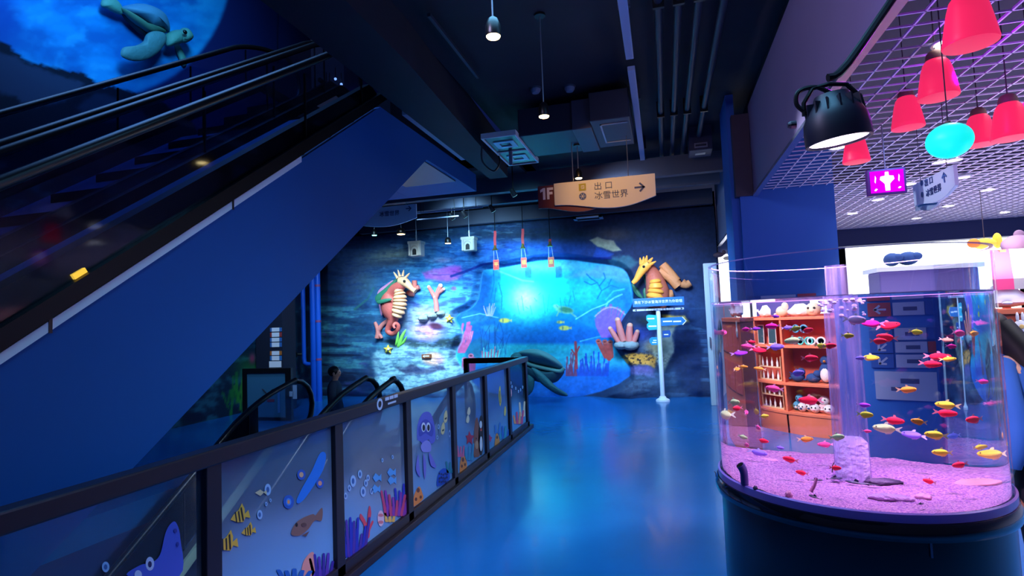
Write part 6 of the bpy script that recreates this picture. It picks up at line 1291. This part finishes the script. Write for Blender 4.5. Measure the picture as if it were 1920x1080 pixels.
stripes('awning', zt_, YA+.6, zm, YA, sk_); stripes('valance', zm, YA, zv, YA, 0)
obj('counter', MB().box(xa_+.02,xa_+1.7,YA+.02,YA+.7,0,ZC-.05), M_orange, st, bevel=.01)
for z0, z1 in ((ZC-.42,ZC-.1),(ZC-.85,ZC-.52)):
    for k in range(4): obj('compartment', MB().box(xa_+.08+k*.41,xa_+.43+k*.41,YA+.005,YA+.021,z0,z1), mat('orange_back', (216,98,84), .6), st)
obj('counter_edge', MB().box(xa_+.0,xa_+1.72,YA-.01,YA+.72,ZC-.05,ZC), M_orange, st, bevel=.006)
for x in (xa_+sk_+.08, xa_+sk_+1.6): obj('awning_post', MB().box(x-.025,x+.025,YA+.55,YA+.6,ZC,zt_), M_orange, st)
q = ony(1887,566,YA+.1); plush('whale', (q[0]+.02,YA+.12,ZC), .42, 'pale grey plush whale lying on the orange stall counter', 'plush animals on the stall', mat('plush_pearl', (226,220,224), .9)); plush('whale', (q[0]+.34,YA+.12,ZC), .34, 'white plush whale cut by the picture edge on the stall counter', 'plush animals on the stall')
q = ony(1912,606,YA); t = thing('keyring_charm', 'white rabbit-shaped charm hanging in the stall compartment', 'charm', (q[0],YA,q[2])); obj('charm_body', MB().ell((q[0],YA-.012,q[2]-.03),(.055,.012,.06),16,10), M_pw, t, smooth=True); e = MB()
for s in (-1, 1): e.ell((q[0]+s*.02,YA-.012,q[2]+.055),(.013,.01,.045),10,8)
obj('ear', e, M_pw, t, smooth=True); obj('mark', MB().ell((q[0],YA-.026,q[2]-.03),(.02,.004,.02),10,6), mat('charm_gold', (230,190,110), .4), t)
q = ony(1846,457,8.5); t = thing('plush_bird', 'yellow and orange plush bird high before the window, above the stall', 'plush toy', (q[0],8.5,q[2])); obj('body', MB().ell((q[0],8.5,q[2]),(.13,.1,.07),14,10), mat('plush_yellow', (250,214,70), .9), t, smooth=True); obj('head', MB().ell((q[0]-.14,8.45,q[2]+.01),(.07,.06,.06),12,8), mat('plush_orange', (250,140,50), .9), t, smooth=True); obj('wing', MB().ell((q[0]+.14,8.5,q[2]+.03),(.05,.05,.10),12,8), mat('plush_yellow', (250,214,70), .9), t, smooth=True); obj('hang_cord', MB().tube([(q[0],8.5,q[2]+.06),(q[0],8.5,3.06)],.004,6), M_cord, t)
q = ony(1886,462,YA+.9); t = thing('plush_dolphin', 'dusky dolphin plush lying on top of the striped awning', 'plush toy', (q[0],YA+.7,zt_)); obj('body', MB().ell((q[0],YA+.7,zt_+.05),(.14,.1,.10),14,10), mat('plush_dusky', (120,96,130), .9), t, smooth=True); obj('fin', MB().ell((q[0]+.02,YA+.7,zt_+.15),(.05,.02,.05),10,8), mat('plush_dusky', (120,96,130), .9), t, smooth=True)
for (px_, py_), s, lab, m in (((1347,478),.10,'small brown dolphin sticker-like toy in the bright gap left of the column',M_brown),((1364,484),.08,'small tan toy in the bright gap right against the column',M_ptan)):
    q = ony(px_, py_, 11.5); t = thing('hanging_toy', lab, 'toy', q); obj('body', MB().ell(q,(s,.03,s*.5),12,8), m, t, smooth=True); obj('tail', MB().ell(q+np.array([s,0,s*.4]),(s*.4,.02,s*.5),10,6), m, t, smooth=True); obj('hang_cord', MB().tube([q+Z*s*.4,(q[0],11.5,2.8)],.003,5), M_cord, t)
# ------------------------------------------------------------------ people
M_skinp = mat('skin', (214,166,140), .6); M_hair = mat('hair_black', (18,14,18), .45)
def person(label, loc, rot, k, shirt, pants, longhair, back=None, lean=0):
    loc = np.asarray(loc, float); Rr = _Rz(rot); W = lambda p: loc+Rr@((np.asarray(p, float)-np.array([0,lean*max(0,p[2]-.95)**1.3,0]))*k)
    t = thing('person', label, 'person', loc)
    V, E, R = [], [], []
    def ch(pts, start=None):
        prev = start
        for p, r in pts:
            V.append(tuple(W(p))); R.append(r*k); i = len(V)-1
            if prev is not None: E.append((prev, i))
            prev = i
        return prev
    # x: person's left, -y: facing
    pel = ch([((0,0,.90),.12)]); wa = ch([((0,.0,1.05),.105),((0,.01,1.20),.12),((0,.015,1.32),.115)], pel); nk = ch([((0,.01,1.40),.055),((0,-.005,1.45),.05)], wa)
    ch([((0,-.01,1.50),.075),((0,-.012,1.56),.088),((0,-.008,1.61),.078),((0,0,1.645),.045)], nk); nose = len(V)-3; ch([((0,-.105,1.545),.012)], nose)
    for s in (-1, 1):
        e = ch([((s*.15,.015,1.345),.055),((s*.20,.01,1.26),.05),((s*.235,.0,1.08),.038),((s*.25,-.03,.92),.03),((s*.255,-.06,.80),.022)], wa); pm = ch([((s*.255,-.072,.755),.024)], e)
        for j, (dx, L) in enumerate(((-.022,.075),(-.008,.085),(.006,.08),(.02,.065))): ch([((s*.255,-.085+dx,.715),.008),((s*.252,-.09+dx,.715-L*.55),.0075),((s*.245,-.088+dx,.715-L),.006)], pm)
        ch([((s*.248,-.105,.765),.009),((s*.24,-.122,.735),.008),((s*.235,-.13,.712),.007)], e)
        f = ch([((s*.09,0,.84),.085),((s*.10,-.01,.50),.058),((s*.10,.005,.28),.05),((s*.10,.02,.09),.034),((s*.105,-.03,.045),.036),((s*.11,-.13,.03),.026)], pel)
    me = bpy.data.meshes.new('body'); me.from_pydata(V, E, []); o = bpy.data.objects.new('body', me); link(o, t); sk = o.modifiers.new('skin', 'SKIN'); 
    for i, r in enumerate(R): me.skin_vertices[0].data[i].radius = (r, r)
    me.skin_vertices[0].data[0].use_root = True; sm = o.modifiers.new('sub', 'SUBSURF'); sm.levels = 1; sm.render_levels = 2; me.materials.append(M_skinp); sk.use_smooth_shade = True
    sh_ = MB(); T = lambda P, r, sq=.72, n=20: sh_.tube([W(p) for p in P], [q*k for q in r], n, True, sq)
    # torso shell as elliptical rings
    rings = [(.78,.178,.132),(.95,.168,.124),(1.08,.158,.118),(1.22,.172,.125),(1.33,.178,.118),(1.39,.11,.085),(1.425,.065,.062)]; n = 24; VV = [W((a*math.cos(q), .01+b*math.sin(q), z)) for z, a, b in rings for q in np.linspace(0, 2*math.pi, n, endpoint=False)]
    sh_.add(VV, [(i*n+j, i*n+(j+1)%n, (i+1)*n+(j+1)%n, (i+1)*n+j) for i in range(len(rings)-1) for j in range(n)])
    for s in (-1, 1): sh_.tube([W(p) for p in ((s*.12,.015,1.36),(s*.17,.012,1.32),(s*.215,.006,1.20),(s*.24,0,1.06),(s*.252,-.03,.92),(s*.256,-.055,.82))], [.07*k,.072*k,.064*k,.06*k,.052*k,.046*k], 14)
    obj('shirt', sh_, shirt, t, smooth=True)
    pn = MB(); rings = [(.80,.165,.12),(.90,.158,.118),(.97,.15,.115)]; VV = [W((a*math.cos(q), .005+b*math.sin(q), z)) for z, a, b in rings for q in np.linspace(0, 2*math.pi, n, endpoint=False)]; pn.add(VV, [(i*n+j, i*n+(j+1)%n, (i+1)*n+(j+1)%n, (i+1)*n+j) for i in range(2) for j in range(n)]+[tuple(range(n))])
    for s in (-1, 1): pn.tube([W(p) for p in ((s*.075,0,.86),(s*.09,0,.76),(s*.10,-.008,.5),(s*.10,.005,.28),(s*.10,.015,.08))], [.088*k,.095*k,.075*k,.066*k,.06*k], 16)
    obj('trousers', pn, pants, t, smooth=True)
    shs = MB()
    for s in (-1, 1): shs.ell(W((s*.107,-.05,.04)), (.05*k,.13*k,.042*k), 16, 10, Rr)
    obj('shoe', shs, M_black, t, smooth=True)
    h = MB().ell(W((0,.02,1.585)), (.098*k,.105*k,.095*k), 20, 14, Rr)
    if longhair: h.tube([W((0,.06,1.58)),W((0,.095,1.45)),W((0,.12,1.30)),W((0,.125,1.18)),W((0,.12,1.08))], [.085*k,.085*k,.075*k,.06*k,.02*k], 16)
    obj('hair', h, M_hair, t, smooth=True)
    fc = MB()
    for s in (-1, 1): fc.ell(W((s*.034,-.088,1.565)), .011*k, 10, 8)
    obj('eye', fc, M_black, t, smooth=True); er = MB()
    for s in (-1, 1): er.ell(W((s*.09,.0,1.545)), (.012*k,.02*k,.032*k), 10, 8, Rr)
    obj('ear', er, M_skinp, t, smooth=True); obj('mouth', MB().ell(W((0,-.094,1.505)), (.024*k,.008*k,.006*k), 10, 6, Rr), mat('lips', (170,80,80), .5), t, smooth=True)
    if back: text('lettering', back, .075*k, W((0.03,.137,1.10)), Rr@np.array([-1.,0,0]), Z, mat('shirt_print', (120,160,210), .6), t)
    return t
M_shirt = mat('shirt_blue', (28,84,156), .8); M_pants = mat('trousers_dark', (20,20,30), .8)
person('person in blue shirt with long black hair, seen from behind at the right edge', (1.86, 3.62, 0), math.pi+.85, .93, M_shirt, M_pants, True, '海洋世界', lean=.36)
q = onx(628,700,-3.95); person('short dark-haired person behind the descending escalators, only the head showing', (q[0], q[1], -.02), 1.9, .69, mat('shirt_grey', (60,66,84), .8), M_pants, False)
# ------------------------------------------------------------------ second storey glimpses
for (x, y), lab in (((612,157),'first of the two tiny twin lamps on the upper floor'),((618,157),'second of the two tiny twin lamps on the upper floor'),((629,148),'highest tiny white lamp on the upper floor'),((640,158),'tiny white lamp on the upper floor nearest the dark beam')):
    P = ony(x, y, 12.6); t = thing('tiny_lamp', lab, 'lamp', P, 'tiny lamps of the upper floor'); obj('bulb', MB().ell(P, .035, 10, 8), emat('tiny_bulb', (220,230,255), 6), t, smooth=True); obj('holder', MB().tube([P+Z*.03, P+Z*.3], .012, 6), M_black, t)
# ------------------------------------------------------------------ light
w = bpy.data.worlds.new('world'); SC.world = w; w.use_nodes = True
w.node_tree.nodes['Background'].inputs[0].default_value = S(90,100,150)+(1,); w.node_tree.nodes['Background'].inputs[1].default_value = .15
for i, P in enumerate(WS): light('SPOT', 'warm_spot_light', P-Z*.02, 40, (255,206,140), .05, (P[0]+.1, P[1]+.2, 0), 110, .8)
light('SPOT', 'sign_fill', (-.75,5.6,3.6), 50, (255,196,120), .05, (-.6,7.0,3.2), 70, .8)  # added spot without fixture, extra warm light on the hanging sign
# walkway: cool fill lights added without fixtures
light('AREA', 'walkway_fill', (-.3,2.6,3.95), 50, (120,200,255), 1.2, (-.5,2.8,0), sy=2.5, spread=110)
light('AREA', 'walkway_fill', (-.6,8.2,3.6), 90, (100,205,255), 1.0, (-.8,9.0,0), sy=2.0, spread=130)
light('AREA', 'cladding_fill', (.6,3.4,3.2), 9, (110,190,255), 1.0, (-2.8,4.0,2.0), sy=2.5)  # added fill, no fixture, lifts the blue cladding
light('SPOT', 'bulkhead_fill', (-1.6,2.0,3.9), 190, (210,200,255), .3, (1.1,3.6,3.5), 110, .9)  # no lamp here; added to light the bulkhead face
light('SPOT', 'railing_fill', (.7,3.6,2.9), 120, (150,200,255), .3, (-2.05,4.2,.3), 75, .9)  # added light for the railing film and floor, unseen source
light('SPOT', 'shop_sign_fill', (-.4,4.4,3.6), 220, (220,230,255), .1, (2.0,4.9,2.45), 20, .6)  # added to brighten the shop sign, no lamp hangs here
light('SPOT', 'bulkhead_fill', (-1.2,8.4,3.6), 90, (190,215,255), .2, (1.1,10.2,3.4), 70, .9)  # same kind of added fill, for the far bulkhead
light('SPOT', 'shelf_fill', (2.9,5.6,2.9), 680, (255,236,226), .15, (2.8,8.0,.8), 62, .8)  # added frontal light for the shelf, without a fixture
light('AREA', 'void_fill', (-5.0,4.5,9.3), 150, (110,170,255), 3.0, (-5.2,4.5,0), sy=5.0, spread=130)  # added blue ambient for the upper void, not a fixture
light('SPOT', 'pit_fill', (-1.2,5.6,3.3), 420, (180,215,255), .2, (-4.6,4.0,-.6), 30, .8)  # added to lift the dark pit, no lamp there
light('SPOT', 'corner_fill', (-6.3,4.8,3.9), 260, (170,215,240), .2, (-6.5,8.8,.9), 60, .9)  # added to light the notice panel and corner, no fixture
light('SPOT', 'landing_fill', (-3.9,8.0,.2), 60, (110,190,255), .2, (-4.0,7.6,3.7), 90, .9)  # no uplight there: added in place of blue bounce under the soffit
# mural projectors
for x, y, z, tx, tz, e, c, sp in ((-2.3,7.4,3.6,-2.75,2.5,1700,(120,240,255),24),(-2.2,8.0,3.5,-2.3,1.4,430,(130,225,255),62),(-4.5,9.3,3.5,-4.9,1.3,1400,(190,232,250),60),(-5.0,9.3,3.5,-5.2,2.0,210,(255,206,190),24),(-.6,8.4,3.5,-.35,2.3,380,(255,206,140),22),(-.6,8.2,3.5,-.4,1.6,1300,(170,205,255),64),(-3.5,9.3,3.6,-3.6,3.0,650,(160,220,255),80),(-5.5,9.3,3.6,-6.5,1.6,750,(165,225,245),66)):
    light('SPOT', 'mural_spot', (x,y,z), e, c, .05 if sp == 24 and y == 7.4 else .6, (tx,11.6,tz), sp, .9)
light('SPOT', 'corner_fill', (-6.0,7.5,3.9), 300, (150,200,255), .1, (-7.2,11.6,1.2), 90, .9)  # fixtureless fill for the mural corner
# moonlit wall
light('SPOT', 'moon_spot', (-3.0,3.6,8.3), 1900, (100,196,250), 1.0, (-8.2,6.6,7.2), 62, .9)
light('SPOT', 'upper_spot', (-3.0,10.5,8.6), 700, (90,130,255), .2, (-4.5,13.2,6.6), 60, .9)
# shop
light('AREA', 'shop_light', (4.6,6.0,3.02), 380, (240,240,255), 4.6, (4.6,6.0,0), sy=8.0, spread=125)
light('AREA', 'shop_bounce', (4.4,6.5,1.6), 220, (225,215,255), 4.0, (4.4,6.5,4.0), sy=7.0, spread=140)
light('SPOT', 'column_spot', (1.9,4.6,2.9), 30, (140,170,255), .1, (1.45,7.2,1.8), 70, .9)
light('POINT', 'violet_spill', (1.62,3.55,2.85), 9, (190,0,255), .05)
# flood lamp
lp = FLT + FLA*.19
light('SPOT', 'flood_light', lp, 560, (252,206,246), .09, (TX+.0, TY, ZS), 128, .5)
light('POINT', 'flood_back', FLT-FLA*.12+np.array([.2,.3,.1]), 4, (190,0,255), .05)
